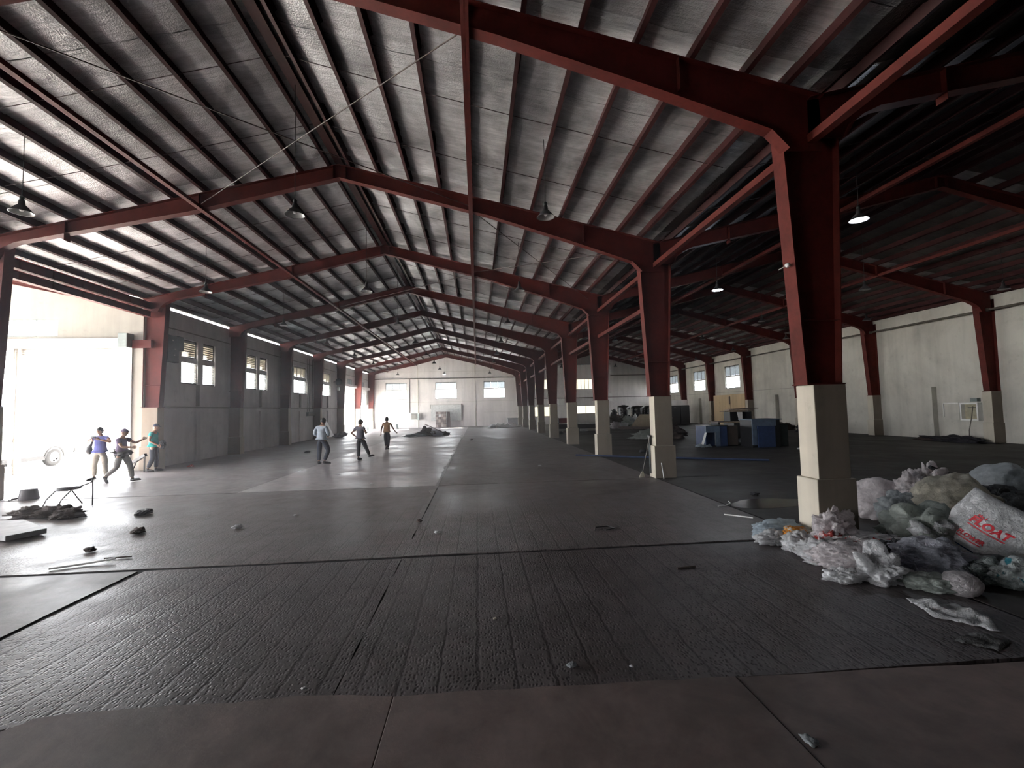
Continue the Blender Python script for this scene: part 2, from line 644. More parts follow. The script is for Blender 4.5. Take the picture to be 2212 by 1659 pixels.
mb.prism(rim, 'z', -0.205, 0.020)
mb.build('front_slab', M['slab'], floor, bevel=0.004)
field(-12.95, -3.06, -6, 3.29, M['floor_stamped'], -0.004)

# ------------------------------------------------------------------ walls
LW = [  # left wall windows: y0, y1, kind
    (20.50, 21.65, 1), (22.05, 23.02, 1), (26.05, 27.25, 1), (27.58, 28.54, 1), (32.55, 34.90, 3), (38.10, 40.50, 3)]
ZW0, ZW1, ZW2, ZW3 = 3.40, 4.34, 4.56, 5.34
holes = [(a, b, ZW0, ZW3) for a, b, k in LW]
holes += [(43.75, 48.05, 0.0, 4.45), (49.35, 54.0, 0.0, 4.40), (45.6, 47.3, 4.75, 5.3), (50.6, 52.3, 4.75, 5.3)]
mb = MB()
wall_cells(mb, 'x', WL - 0.2, WL, 18.42, YE + 0.2, -0.1, 6.40, holes)
wall_left = tag(mb.build('wall_left', M['wall_grey']), kind='structure')
mb = MB()
mb.box(WL, WL + 0.035, 18.5, 43.7, 2.34, 2.40)
mb.box(WL, WL + 0.03, 18.5, YE, 5.62, 5.67)
mb.build('ledge', M['trim'], wall_left)
for n in range(2, 8):
    yc = YN(n) + 3.0
    if n < 6:
        mb = MB()
        mb.box(WL, WL + 0.09, yc + 0.25, yc + 0.55, 0, 2.18)
        mb.build('pilaster', M['wall_grey'], wall_left)
        mb = MB()
        mb.box(WL, WL + 0.09, yc + 0.28, yc + 0.42, 2.42, 3.38)
        mb.build('pilaster', M['trim'], wall_left)

RW = [(38.10, 40.45, 3), (44.15, 46.6, 3), (50.38, 52.68, 3)]
mb = MB()
wall_cells(mb, 'x', WR, WR + 0.2, YB, YE + 0.2, -0.1, 6.70, [(a, b, ZW0 - 0.05, 5.39) for a, b, k in RW])
wall_right = tag(mb.build('wall_right', M['wall']), kind='structure')
for n in range(0, 8):
    yc = YN(n) + 3.0
    mb = MB()
    mb.box(WR - 0.28, WR, yc - 0.17, yc + 0.17, 0, 2.58)
    mb.build('pilaster', M['wall'], wall_right, bevel=0.01)
mb = MB()
mb.box(WR - 0.02, WR, 30.5, YE, 3.0, 3.03)
mb.build('ledge', M['trim'], wall_right)

EW = [(-10.65, -8.22, 3), (-4.87, -2.38, 3), (0.85, 3.36, 3)]


def gable(mb, y0, y1, x0, x1, ap, zt, zbase):
    mb.prism([(x0, zbase), (x1, zbase), (x1, zt(x1) + 0.18), (ap, zt(ap) + 0.18), (x0, zt(x0) + 0.18)], 'y', y0, y1)


mb = MB()
wall_cells(mb, 'y', YE, YE + 0.2, WL - 0.2, VAL, -0.1, 6.0, [(a, b, 3.32, 5.29) for a, b, k in EW])
gable(mb, YE, YE + 0.2, WL - 0.2, VAL, AP1, zt1, 6.0)
mb.box(VAL, WR + 0.2, YE, YE + 0.2, -0.1, 6.0)
gable(mb, YE, YE + 0.2, VAL, WR + 0.2, AP2, zt2, 6.0)
wall_back = tag(mb.build('wall_end', M['wall_white']), kind='structure')
mb = MB()
for x in (-7.0, -6.9, -0.25):
    pass
mb.box(-6.95, -6.87, YE - 0.05, YE, 0, 8.0)
mb.box(-0.22, -0.14, YE - 0.05, YE, 0, 7.9)
mb.box(WL, VAL, YE - 0.02, YE, 2.95, 2.99)
mb.box(WL, VAL, YE - 0.02, YE, 6.55, 6.58)
mb.box(0.8, 4.8, YE - 0.015, YE, 1.62, 1.65)
mb.build('ledge', M['wall'], wall_back)

mb = MB()
wall_cells(mb, 'y', YB - 0.2, YB, WL - 0.2, WR + 0.2, -0.1, 6.3, [])
gable(mb, YB - 0.2, YB, WL - 0.2, VAL, AP1, zt1, 6.3)
gable(mb, YB - 0.2, YB, VAL, WR + 0.2, AP2, zt2, 6.3)
tag(mb.build('wall_near', plaster('plaster_darkened', (0.10, 0.095, 0.09), 0.3)), kind='structure')  # unseen wall, colour darkened to cut light bounced onto the steel webs

mb = MB()
wall_cells(mb, 'x', WL - 0.2, WL, YB, 6.1, -0.1, 6.22, [(-1.2, 3.2, 0.0, 2.3)])  # out of view; the low opening is added to light the heap
mb.box(-25.4, WL - 0.2, 5.9, 6.1, -0.1, 6.4)
tag(mb.build('wall_left', M['wall_grey']), kind='structure')
# side bay wall with the big roller door (faces the camera)
ztA = lambda x: 6.42 + 0.225 * min(WL - x, 2 * 6.6 - (WL - x))
mb = MB()
wall_cells(mb, 'y', 18.3, 18.5, -25.4, WL, -0.1, 6.0, [(-20.6, -17.12, 0.0, 4.66), (-17.02, -13.0, 0.0, 4.66), (-18.1, -15.7, 5.10, 5.77)])
mb.prism([(-25.4, 6.0), (WL, 6.0), (WL, ztA(WL) + 0.1), (-19.2, ztA(-19.2) + 0.1), (-25.4, ztA(-25.4) + 0.1)], 'y', 18.3, 18.5)
wall_side = tag(mb.build('wall_side', plaster('plaster_side', (0.34, 0.32, 0.28), 0.2)), kind='structure')

# ------------------------------------------------------------------ windows (frame, louvre slats)
winno = [0]


def window(axis, t, u0, u1, z0, zm0, zm1, z1, k, inward, warm=False, fine=True):
    """t = wall inner face, inward = +1/-1 towards the room along the axis"""
    winno[0] += 1
    W_ = thing('window_%d' % winno[0], None, None, ((t, (u0 + u1) / 2, z0) if axis == 'x' else ((u0 + u1) / 2, t, z0)), kind='structure')
    tc = t - inward * 0.10

    def bx(m, ua, ub, za, zb, d0=-0.02, d1=0.02):
        if axis == 'x':
            m.box(tc + d0, tc + d1, ua, ub, za, zb)
        else:
            m.box(ua, ub, tc + d0, tc + d1, za, zb)
    fr = MB()
    for (ua, ub) in ((u0, u0 + 0.045), (u1 - 0.045, u1)):
        bx(fr, ua, ub, zm1, z1)
    bx(fr, u0, u1, zm1, zm1 + 0.05)
    bx(fr, u0, u1, z0, z0 + 0.06, -0.09, 0.05)
    for (ua, ub) in ((u0, u0 + 0.025), (u1 - 0.025, u1)):
        bx(fr, ua, ub, z0, zm0, -0.05, 0.05)
    bx(fr, u0, u1, z1 - 0.045, z1)
    for i in range(1, k):
        u = u0 + (u1 - u0) * i / k
        bx(fr, u - 0.025, u + 0.025, zm1, z1)
    fr.build('window_frame', M['frame_dark'], W_)
    sp = MB()
    bx(sp, u0, u1, zm0, zm1, -0.06, 0.06)
    sp.build('spandrel', M['wall_grey'] if axis == 'x' and t < 0 else M['wall'], W_)
    # upper louvres: closed, light comes round them
    ns = 7
    for i in range(ns):
        z = zm1 + 0.06 + (z1 - zm1 - 0.11) * (i + 0.5) / ns
        for q in range(k):
            a = u0 + (u1 - u0) * q / k + 0.03
            b = u0 + (u1 - u0) * (q + 1) / k - 0.03
            m = MB()
            c = ((tc, (a + b) / 2, z) if axis == 'x' else ((a + b) / 2, tc, z))
            along = Vector((0, 1, 0)) if axis == 'x' else Vector((1, 0, 0))
            nrm = Vector((inward, 0, 0)) if axis == 'x' else Vector((0, inward, 0))
            tilt = (Vector((0, 0, 1)) * 0.97 - nrm * 0.24).normalized()
            m.obox(c, along, tilt, along.cross(tilt), (b - a) / 2, (z1 - zm1 - 0.11) / ns * 0.56, 0.004)
            m.build('slat', M['slat_warm'] if warm else M['slat'], W_)
    # lower louvres: open glass blades
    nl = 8
    if fine:
        for i in range(nl):
            z = z0 + 0.05 + (zm0 - z0 - 0.05) * (i + 0.5) / nl
            m = MB()
            c = ((tc, (u0 + u1) / 2, z) if axis == 'x' else ((u0 + u1) / 2, tc, z))
            along = Vector((0, 1, 0)) if axis == 'x' else Vector((1, 0, 0))
            nrm = Vector((inward, 0, 0)) if axis == 'x' else Vector((0, inward, 0))
            tilt = (nrm * 0.95 + Vector((0, 0, -0.3))).normalized()
            m.obox(c, along, tilt, along.cross(tilt), (u1 - u0) / 2 - 0.01, 0.078, 0.003)
            m.build('glass_blade', M['glass'], W_)
    return W_


for a, b, k in LW:
    window('x', WL, a, b, ZW0, ZW1, ZW2, ZW3, k, 1, warm=True)
for a, b, k in RW:
    window('x', WR, a, b, ZW0 - 0.05, 4.38, 4.46, 5.39, k, -1)
for a, b, k in EW:
    window('y', YE, a, b, 3.32, 4.42, 4.48, 5.29, k, -1)


def small_window(axis, t, u0, u1, z0, z1, k, inward):
    winno[0] += 1
    W_ = thing('window_%d' % winno[0], None, None, ((t, (u0 + u1) / 2, z0) if axis == 'x' else ((u0 + u1) / 2, t, z0)), kind='structure')
    tc = t - inward * 0.08
    fr = MB()

    def bx(m, ua, ub, za, zb):
        if axis == 'x':
            m.box(tc - 0.02, tc + 0.02, ua, ub, za, zb)
        else:
            m.box(ua, ub, tc - 0.02, tc + 0.02, za, zb)
    bx(fr, u0, u1, z0, z0 + 0.04)
    bx(fr, u0, u1, z1 - 0.04, z1)
    for i in range(k + 1):
        u = u0 + (u1 - u0 - 0.04) * i / k
        bx(fr, u, u + 0.04, z0, z1)
    fr.build('window_frame', M['grey_box'], W_)
    ns = 8
    for q in range(k):
        a = u0 + (u1 - u0) * q / k + 0.04
        b = u0 + (u1 - u0) * (q + 1) / k - 0.01
        for i in range(ns):
            z = z0 + 0.05 + (z1 - z0 - 0.09) * (i + 0.5) / ns
            m = MB()
            along = Vector((0, 1, 0)) if axis == 'x' else Vector((1, 0, 0))
            nrm = Vector((inward, 0, 0)) if axis == 'x' else Vector((0, inward, 0))
            c = ((tc, (a + b) / 2, z) if axis == 'x' else ((a + b) / 2, tc, z))
            tilt = (Vector((0, 0, 1)) * 0.97 - nrm * 0.24).normalized()
            m.obox(c, along, tilt, along.cross(tilt), (b - a) / 2, (z1 - z0) / ns * 0.54, 0.004)
            m.build('slat', M['slat'], W_)


small_window('y', 18.3, -18.1, -15.7, 5.10, 5.77, 3, -1)
small_window('x', WL, 45.6, 47.3, 4.75, 5.3, 3, 1)
small_window('x', WL, 50.6, 52.3, 4.75, 5.3, 3, 1)


# ------------------------------------------------------------------ roller doors
def roller(n, axis, t, u0, u1, zdrop, ztop, inward):
    D = thing('door_%d' % n, None, None, ((t, (u0 + u1) / 2, 0) if axis == 'x' else ((u0 + u1) / 2, t, 0)), kind='structure')
    nsl = max(2, int(round((ztop - zdrop) / 0.085)))
    for i in range(nsl):
        za = zdrop + (ztop - zdrop) * i / nsl
        zb = zdrop + (ztop - zdrop) * (i + 1) / nsl - 0.006
        m = MB()
        prof = [(-0.012, za), (0.012, za), (0.03, za + (zb - za) * 0.3), (0.03, za + (zb - za) * 0.7), (0.012, zb), (-0.012, zb)]
        prof = [(t - inward * 0.08 + inward * p, z) for p, z in prof]
        if axis == 'y':
            m.prism(prof, 'x', u0, u1)
        else:
            m.prism(prof, 'y', u0, u1)
        m.build('shutter_slat', M['shutter'], D)
    for u in (u0, u1):
        m = MB()
        ua, ub = (u - 0.0, u + 0.09) if u == u0 else (u - 0.09, u)
        if axis == 'y':
            m.box(ua, ub, t + inward * 0.0, t + inward * 0.06, 0, ztop)
        else:
            m.box(t, t + inward * 0.06, ua, ub, 0, ztop)
        m.build('guide_rail', M['shutter'], D)
    return D


D1 = roller(1, 'y', 18.3, -17.0, -13.0, 4.31, 4.66, -1)
D2 = roller(2, 'y', 18.3, -20.6, -17.14, 3.94, 4.66, -1)
D3 = roller(3, 'x', WL, 49.35, 54.0, 2.74, 4.40, 1)
m = MB()
m.box(-20.7, -13.28, 18.02, 18.3, 4.66, 4.99)
m.build('shutter_hood', M['wall'], D1, bevel=0.02)
m = MB()
m.box(-13.32, -12.98, 17.95, 18.32, 4.62, 5.16)
m.build('motor_box', M['grey_box'], D1, bevel=0.02)
m = MB()
m.box(WL - 0.0, WL + 0.25, 43.6, 54.2, 4.47, 4.74)
m.build('shutter_hood', M['wall_white'], D3, bevel=0.02)

# ------------------------------------------------------------------ roof: ceilings with purlins, foil sheets, struts and rods
SHEET_MESH = {}


def slope_sheets(ceil, xa, xb, zf, y_start, y_end, pur_x, mat_pick, zoff=0.20):
    """foil sheets about one metre wide laid over the purlins between xa and xb, sagging between them"""
    ys = [y_start]
    marks = []
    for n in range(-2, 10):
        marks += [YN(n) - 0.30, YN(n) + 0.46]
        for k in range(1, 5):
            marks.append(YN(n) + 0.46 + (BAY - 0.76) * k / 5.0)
    marks = sorted(m_ for m_ in marks if y_start + 0.2 < m_ < y_end - 0.2)
    ys = [y_start] + marks + [y_end]
    xs = []
    px = sorted([xa, xb] + [p for p in pur_x if xa < p < xb])
    for a, b in zip(px[:-1], px[1:]):
        for i in range(4):
            xs.append(a + (b - a) * i / 4)
    xs.append(xb)
    for s_ in range(len(ys) - 1):
        ya, yb = ys[s_] + 0.013, ys[s_ + 1] - 0.013
        ny = 4
        m = MB()
        vs = []
        dz = random.uniform(-0.008, 0.008)
        for j in range(ny + 1):
            y = ya + (yb - ya) * j / ny
            for x in xs:
                # sag is largest halfway between purlins
                d = min((abs(x - p) for p in px))
                sag = -0.028 * min(1, d / 0.38)
                wr = 0.012 * noise.noise(Vector((x * 1.3, y * 5.0, s_ * 3.1))) * min(1, d / 0.2)
                lip = -0.018 if j == ny else 0.0
                vs.append((x, y, zf(x) + zoff + sag + wr + dz + lip))
        nx = len(xs)
        fs = [(j * nx + i, j * nx + i + 1, (j + 1) * nx + i + 1, (j + 1) * nx + i) for j in range(ny) for i in range(nx - 1)]
        m.add(vs, fs)
        o = m.build('insulation_sheet', mat_pick(ya, yb), ceil, smooth=True)


def purlin(ceil, x, zf, y0, y1, side, mat, name='purlin'):
    z = zf(x)
    s_ = SL * side          # dz/dx
    nrm = Vector((-s_, 0, 1)).normalized()
    tng = Vector((1, 0, s_)).normalized()
    h, b_, t = 0.195, 0.075, 0.008
    c = Vector((x, 0, z))
    # C section
    P = [(0, 0), (b_, 0), (b_, 0.02), (t, t), (t, h - t), (b_, h - t), (b_, h), (0, h)]
    P = [(0, 0), (b_, 0), (b_, 0.022), (b_ - t, 0.022), (b_ - t, t), (t, t), (t, h - t), (b_, h - t), (b_, h), (0, h)]
    pts = [(c + tng * a * (1 if side < 0 else -1) + nrm * q) for a, q in P]
    m = MB()
    m.prism([(p.x, p.z) for p in pts], 'y', y0, y1)
    return m.build(name, mat, ceil)


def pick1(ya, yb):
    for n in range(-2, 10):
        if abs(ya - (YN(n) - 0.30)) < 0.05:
            return M['foil_lit_strip']
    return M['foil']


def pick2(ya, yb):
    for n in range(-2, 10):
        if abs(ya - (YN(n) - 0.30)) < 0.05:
            return M['foil']  # paler foil paints the bright band over each rafter here too
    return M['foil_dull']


PX1R = [-3.32, -2.57, -1.75, -0.94, -0.12, 0.72, 1.55, 2.36, 3.18, 4.0, 4.62]
PX1L = [-3.78, -4.52, -5.32, -6.13, -6.93, -7.72, -8.52, -9.35, -10.18, -11.0, -11.8, -12.5]
ceiling = thing('ceiling', None, None, (AP1, YB, 8.8), kind='structure')
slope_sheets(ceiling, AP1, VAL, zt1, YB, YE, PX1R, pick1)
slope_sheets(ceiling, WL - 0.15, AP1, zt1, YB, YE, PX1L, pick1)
for x in PX1R:
    purlin(ceiling, x, zt1, YB, YE, -1, M['steel_dark'])
for x in PX1L:
    purlin(ceiling, x, zt1, YB, YE, 1, M['steel_dark'])
PX2R = [2 * AP2 - (2 * AP2 - AP2 + 0.0)] and [AP2 + d for d in (0.23, 0.98, 1.8, 2.6, 3.42, 4.25, 5.08, 5.9, 6.72, 7.55, 8.3, 8.85)]
PX2L = [AP2 - d for d in (0.23, 0.98, 1.8, 2.6, 3.42, 4.25, 5.08, 5.9, 6.72, 7.55, 8.3)]
ceiling2 = thing('ceiling', None, None, (AP2, YB, 8.8), kind='structure')
slope_sheets(ceiling2, AP2, WR + 0.1, zt2, YB, YE, PX2R, pick2)
slope_sheets(ceiling2, VAL, AP2, zt2, YB, YE, PX2L, pick2)
for x in PX2R:
    purlin(ceiling2, x, zt2, YB, YE, -1, M['steel_dark'])
for x in PX2L:
    purlin(ceiling2, x, zt2, YB, YE, 1, M['steel_dark'])
# metal roof over all of it keeps the sky out
mb = MB()
for xa, xb, zf in ((WL - 0.45, AP1, zt1), (AP1, VAL, zt1), (VAL, AP2, zt2), (AP2, WR + 0.4, zt2)):
    mb.prism([(xa, zf(xa) + 0.26), (xb, zf(xb) + 0.26), (xb, zf(xb) + 0.31), (xa, zf(xa) + 0.31)], 'y', YB - 0.3, YE + 0.3)
tag(mb.build('roof', M['roof']), kind='structure')
# roof of the open side bay
ceiling3 = thing('ceiling', None, None, (-17, YB, 7), kind='structure')
mb = MB()
mb.prism([(-25.6, ztA(-25.6) + 0.2), (-19.2, ztA(-19.2) + 0.2), (WL - 0.46, ztA(WL - 0.46) + 0.2), (WL - 0.46, ztA(WL - 0.46) + 0.25), (-19.2, ztA(-19.2) + 0.25), (-25.6, ztA(-25.6) + 0.25)], 'y', 5.7, 18.6)
mb.build('roof_sheet', M['roof'], ceiling3)
for i in range(13):
    x = -13.2 - i * 0.95
    mb = MB()
    mb.box(x - 0.03, x + 0.03, 6.1, 18.3, ztA(x), ztA(x) + 0.18)
    mb.build('purlin', M['steel'], ceiling3)

# struts between the frames, sag rods and crossed bracing
for cl, xs_, zf in ((ceiling, (-0.07, -7.03), zt1), (ceiling2, (10.4, 17.4), zt2)):
    for x in xs_:
        m = MB()
        z = zf(x) - 0.38
        m.box(x - 0.055, x + 0.055, YB, YE, z - 0.11, z - 0.10)
        m.box(x - 0.005, x + 0.005, YB, YE, z - 0.11, z + 0.02)
        m.build('strut', M['steel'], cl)
for n in range(-1, 8):
    for dy in (2.2, 4.25):
        for cl, xa, xm, xb, zf in ((ceiling, WL, AP1, VAL - 0.2, zt1), (ceiling2, VAL + 0.2, AP2, WR, zt2)):
            y = YN(n) + dy
            for a, b in ((xa, xm), (xm, xb)):
                m = MB()
                m.tube([(a, y, zf(a) + 0.06), ((a + b) / 2, y + 0.05, zf((a + b) / 2) + 0.055), (b, y, zf(b) + 0.06)], 0.008, 5)
                m.build('sag_rod', M['rod'], cl)
for n, pairs in {0: [(-0.07, -7.03), (-7.03, -0.07)], 1: [(-0.07, 4.6), (4.6, -0.07)], 2: [(-0.07, -7.03)], 3: [(-7.03, -0.07)], 4: [(-0.07, 4.6)]}.items():
    for xa, xb in pairs:
        za, zb = zt1(xa) - 0.3, zt1(xb) - 0.3
        m = MB()
        pts = []
        for i in range(9):
            f = i / 8
            x = xa + (xb - xa) * f
            pts.append((x, YN(n) + 0.1 + (BAY - 0.2) * f, min(za + (zb - za) * f, zt1(x))))
        m.tube(pts, 0.011, 6)
        m.build('brace_rod', M['rod'], ceiling)
# ridge tube and hanger clips
mb = MB()
mb.box(AP1 - 0.10, AP1 + 0.10, YB, YE, ZR + 0.02, ZR + 0.10)
mb.build('ridge_plate', M['steel_dark'], ceiling)
mb = MB()
mb.box(AP2 - 0.10, AP2 + 0.10, YB, YE, ZR + 0.02, ZR + 0.10)
mb.build('ridge_plate', M['steel_dark'], ceiling2)

ORD = ['nearest the camera', 'second from the camera', 'third from the camera', 'fourth from the camera', 'fifth from the camera',
       'sixth from the camera', 'seventh from the camera', 'eighth from the camera', 'last before the end wall']


# ------------------------------------------------------------------ rafters
def rafter_half(par, n, xk, xa, side, zf, zend):
    """xk = knee x (pillar inner face), xa = apex; side +1 when the half falls to the right"""
    y = YN(n)
    d = 1 if xk > xa else -1
    xo = xk + d * 0.55
    top = [(xa, zf(xa)), (xo, zf(xo))]
    kx = xk - d * 0.45
    bot = [(xo, zend), (xk, zend), (xk - d * 0.10, zend + 0.20), (xk - d * 0.26, zend + 0.33), (xk - d * 0.55, zend + 0.47),
           (xa + (xk - xa) * 0.45, zf(xa + (xk - xa) * 0.45) - 0.43), (xa, zf(xa) - 0.36)]
    if zf is zt1 and d == 1:
        bot = [(xo, 5.73), (xk - 0.02, 5.73), (xk - 0.28, 6.0), (2.58, 6.60), (0.4, zf(0.4) - 0.42), (xa, zf(xa) - 0.36)]
    web = MB()
    web.prism(top + bot, 'y', y - 0.008, y + 0.008)
    # top flange
    web.bar((xa, y, zf(xa) - 0.006), (xo, y, zf(xo) - 0.006), 0.2, 0.014)
    # stiffener plates
    for f in (0.02, 0.42, 0.80):
        x = xa + (xk - xa) * f
        zb = zf(x) - (0.36 if f < 0.1 else 0.43 if f < 0.5 else 0.5)
        web.box(x - 0.006, x + 0.006, y - 0.09, y + 0.09, zb, zf(x) - 0.01)
    r_ = web.build('rafter', M['steel'], par)
    fl = MB()
    pl = bot[1:]
    for a, b in zip(pl[:-1], pl[1:]):
        A, B = Vector((a[0], y, a[1])), Vector((b[0], y, b[1]))
        fl.bar(A, B, 0.2, 0.014, up=(0, 0, 1))
    fl.build('bottom_flange', M['steel'], r_)
    return r_


for n in range(0, 9):
    y = YN(n) if n < 8 else YN(n) - 0.02
    t = thing('roof_frame', 'red steel rafter frame spanning the main hall, ' + ORD[n], 'roof frame', (AP1, YN(n), zt1(AP1) - 0.4), 'rafter frames of the main hall')
    rafter_half(t, n, XL, AP1, -1, zt1, 6.0)
    rafter_half(t, n, XV0 - 0.2, AP1, 1, zt1, 5.95)
    t = thing('roof_frame', 'dark red rafter frame spanning the right-hand hall, ' + ORD[n], 'roof frame', (AP2, YN(n), zt2(AP2) - 0.4), 'rafter frames of the right-hand hall')
    rafter_half(t, n, XV1 + 0.2, AP2, -1, zt2, 5.95)
    rafter_half(t, n, XR - 0.25, AP2, 1, zt2, 5.75)


# ------------------------------------------------------------------ pillars
def pillar(n, x0, x1, zp, label, group, inner, ztop, outer_wall=None, zblock=0.88):
    """inner: sides whose shaft face leans out towards the top"""
    y = YN(n) if n < 8 else 53.95
    xc = (x0 + x1) / 2
    t = thing('pillar', label, 'pillar', (xc, y + 0.15, 0), group)
    m = MB()
    m.box(x0, x1, y, y + 0.37, zblock, zp)
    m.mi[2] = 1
    m.build('pedestal', [M['pedestal'], M['pedestal_bare']], t, bevel=0.012)
    m = MB()
    m.box(x0 - 0.05, x1 + 0.05, y - 0.03, y + 0.40, 0, zblock)
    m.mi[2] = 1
    m.build('pedestal_base', [M['pedestal'], M['pedestal_bare']], t, bevel=0.015)
    yc = y + 0.15
    b0, b1 = x0 + 0.0, x1 - 0.0
    if inner == 'both':
        b0, b1 = x0 - 0.02, x1 - 0.02
        b0, b1 = 4.80, 5.33
        t0, t1 = 4.60, 5.55
    elif inner == 'left':
        b0, b1 = x0 - 0.02, x1
        t0, t1 = x0 - 0.28, x1
    else:
        b0, b1 = x0, x1 + 0.02
        t0, t1 = x0, x1 + 0.22
    m = MB()
    m.prism([(b0, zp), (b1, zp), (t1, ztop), (t0, ztop)], 'y', yc - 0.01, yc + 0.01)
    zm = 3.2
    for z in (zm, ):
        f = (z - zp) / (ztop - zp)
        m.box(b0 + (t0 - b0) * f, b1 + (t1 - b1) * f, yc - 0.12, yc + 0.12, z - 0.006, z + 0.006)
    sh = m.build('steel_shaft', M['steel'], t)
    for a, b in ((b0, t0), (b1, t1)):
        m = MB()
        m.bar((a, yc, zp), (b, yc, ztop), 0.26, 0.014, up=(1, 0, 0))
        m.build('flange', M['steel'], sh)
    m = MB()
    m.box(b0 - 0.03, b1 + 0.03, yc - 0.16, yc + 0.16, zp, zp + 0.02)
    m.build('base_plate', M['steel'], t)
    return t


for n in range(0, 9):
    pillar(n, XV0, XV1, 2.24, 'red steel pillar on a tall cream pedestal between the two halls, ' + ORD[n], 'pillars between the two halls', 'both', 6.6)
for n in range(1, 9):
    if n == 8:
        zp = 1.2
    pillar(n, -12.62, XL, 2.35, 'red steel pillar on a pedestal along the left-hand wall, ' + ORD[n - 1], 'pillars of the left-hand wall', 'right', 6.45)
for n in range(0, 9):
    pillar(n, XR, WR - 0.005, 2.26, 'dark red steel pillar on a pedestal against the right-hand wall, ' + ORD[n], 'pillars of the right-hand wall', 'left', 6.35)

# struts along the valley, flanges lit from the left
mb = MB()
for z in (5.86, 4.80):
    pass
for nm, z in (('valley_beam', 5.86), ('valley_beam', 4.80)):
    for n in range(-1, 8):
        if z < 5 and n < 1:
            continue
        m = MB()
        ya, yb = YN(n) + (0.3 if n >= 0 else -6), YN(n + 1) + 0.02
        m.bar((5.06, ya, z), (5.06, yb, z), 0.13, 0.012)
        m.bar((5.00, ya, z + 0.06), (5.00, yb, z + 0.06), 0.012, 0.12)
        lv = 'upper' if z > 5 else 'lower'
        o = m.build(nm, M['steel'])
        tag(o, 'red steel tie beam between valley pillars, %s level, bay %s' % (lv, ORD[n + 1]), 'beam', group='tie beams between the valley pillars')
        recentre(o)
# beams closing the open side bay
for z0_, z1_, nm in ((6.10, 6.36, 'upper'), (5.80, 6.02, 'lower')):
    m = MB()
    m.box(-12.42, -12.40, YN(1) + 0.3, YN(2) + 0.05, z0_, z1_)
    m.box(-12.50, -12.32, YN(1) + 0.3, YN(2) + 0.05, z0_, z0_ + 0.014)
    m.box(-12.50, -12.32, YN(1) + 0.3, YN(2) + 0.05, z1_ - 0.014, z1_)
    for k in range(1, 6):
        yy = YN(1) + k * 1.0
        m.box(-12.46, -12.36, yy, yy + 0.012, z0_, z1_)
    o = m.build('eave_beam', M['steel'])
    tag(o, 'red steel %s eave beam across the opening to the side bay at left' % nm, 'beam')
    recentre(o)
m = MB()
m.prism([(-12.85, ztA(-12.85) - 0.38), (-19.2, ztA(-19.2) - 0.38), (-19.2, ztA(-19.2) - 0.01), (-12.85, ztA(-12.85) - 0.01)], 'y', 18.19, 18.21)
m.bar((-12.85, 18.2, ztA(-12.85) - 0.38), (-19.2, 18.2, ztA(-19.2) - 0.38), 0.16, 0.014)
o = tag(m.build('side_rafter', M['steel']), 'red steel rafter of the side bay above the roller door wall', 'beam')
recentre(o)
m = MB()
m.box(-13.0, -12.3, 18.2, 18.29, 4.62, 4.92)
o = tag(m.build('lintel_beam', M['steel']), 'short red steel lintel beside the roller door motor box', 'beam')
recentre(o)


# ------------------------------------------------------------------ wall pipes
for nm, lab, a, b, r_ in (
        ('pipe', 'brown pipe running high along the whole right-hand wall', (WR - 0.42, YB + 0.1, 5.84), (WR - 0.42, YE - 0.1, 5.84), 0.05),
        ('pipe', 'long thin pipe across the end wall of both halls above the windows', (WL + 0.1, YE - 0.09, 5.74), (WR - 0.1, YE - 0.09, 5.74), 0.045),
        ('pipe', 'thin pipe across the right part of the end wall at first-floor height', (VAL + 0.4, 53.3, 3.08), (WR - 0.1, 53.3, 3.08), 0.035),
        ('conduit', 'vertical conduit on the end wall running down to the fuse box', (-7.9, YE - 0.06, 5.7), (-7.9, YE - 0.06, 1.75), 0.04)):
    m = MB()
    n_ = 10
    pts = [Vector(a).lerp(Vector(b), i / n_) + Vector((0, 0, 0.01 * sin(i * 1.7))) for i in range(n_ + 1)]
    m.tube(pts, r_, 8)
    if nm == 'pipe':
        L = (Vector(b) - Vector(a)).length
        k = int(L / 6)
        for i in range(k + 1):
            p = Vector(a).lerp(Vector(b), i / max(1, k))
            m.box(p.x - 0.06, p.x + 0.06, p.y - 0.06, p.y + 0.06, p.z - 0.06, p.z + 0.07)
    o = m.build(nm, M['pipe'], smooth=False)
    tag(o, lab, 'pipe')
    recentre(o)
for i, (y, z0_, z1_, dz) in enumerate([(34.9, 2.1, 6.1, 0.0), (35.25, 2.1, 6.1, 0), (35.9, 2.3, 6.1, 0)]):
    m = MB()
    m.tube([(WL + 0.075, y, z0_), (WL + 0.075, y, z1_)], 0.028, 8)
    o = tag(m.build('conduit', M['pipe']), ('leftmost', 'middle', 'rightmost')[i] + ' of the three vertical conduits beside the wide window on the left wall', 'conduit')
    recentre(o)

# ------------------------------------------------------------------ pendant lamps
SIDE1 = {-8.6: 'left', -3.55: 'middle', 1.5: 'right'}
SIDE2 = {8.45: 'left', 13.95: 'middle', 19.4: 'right'}


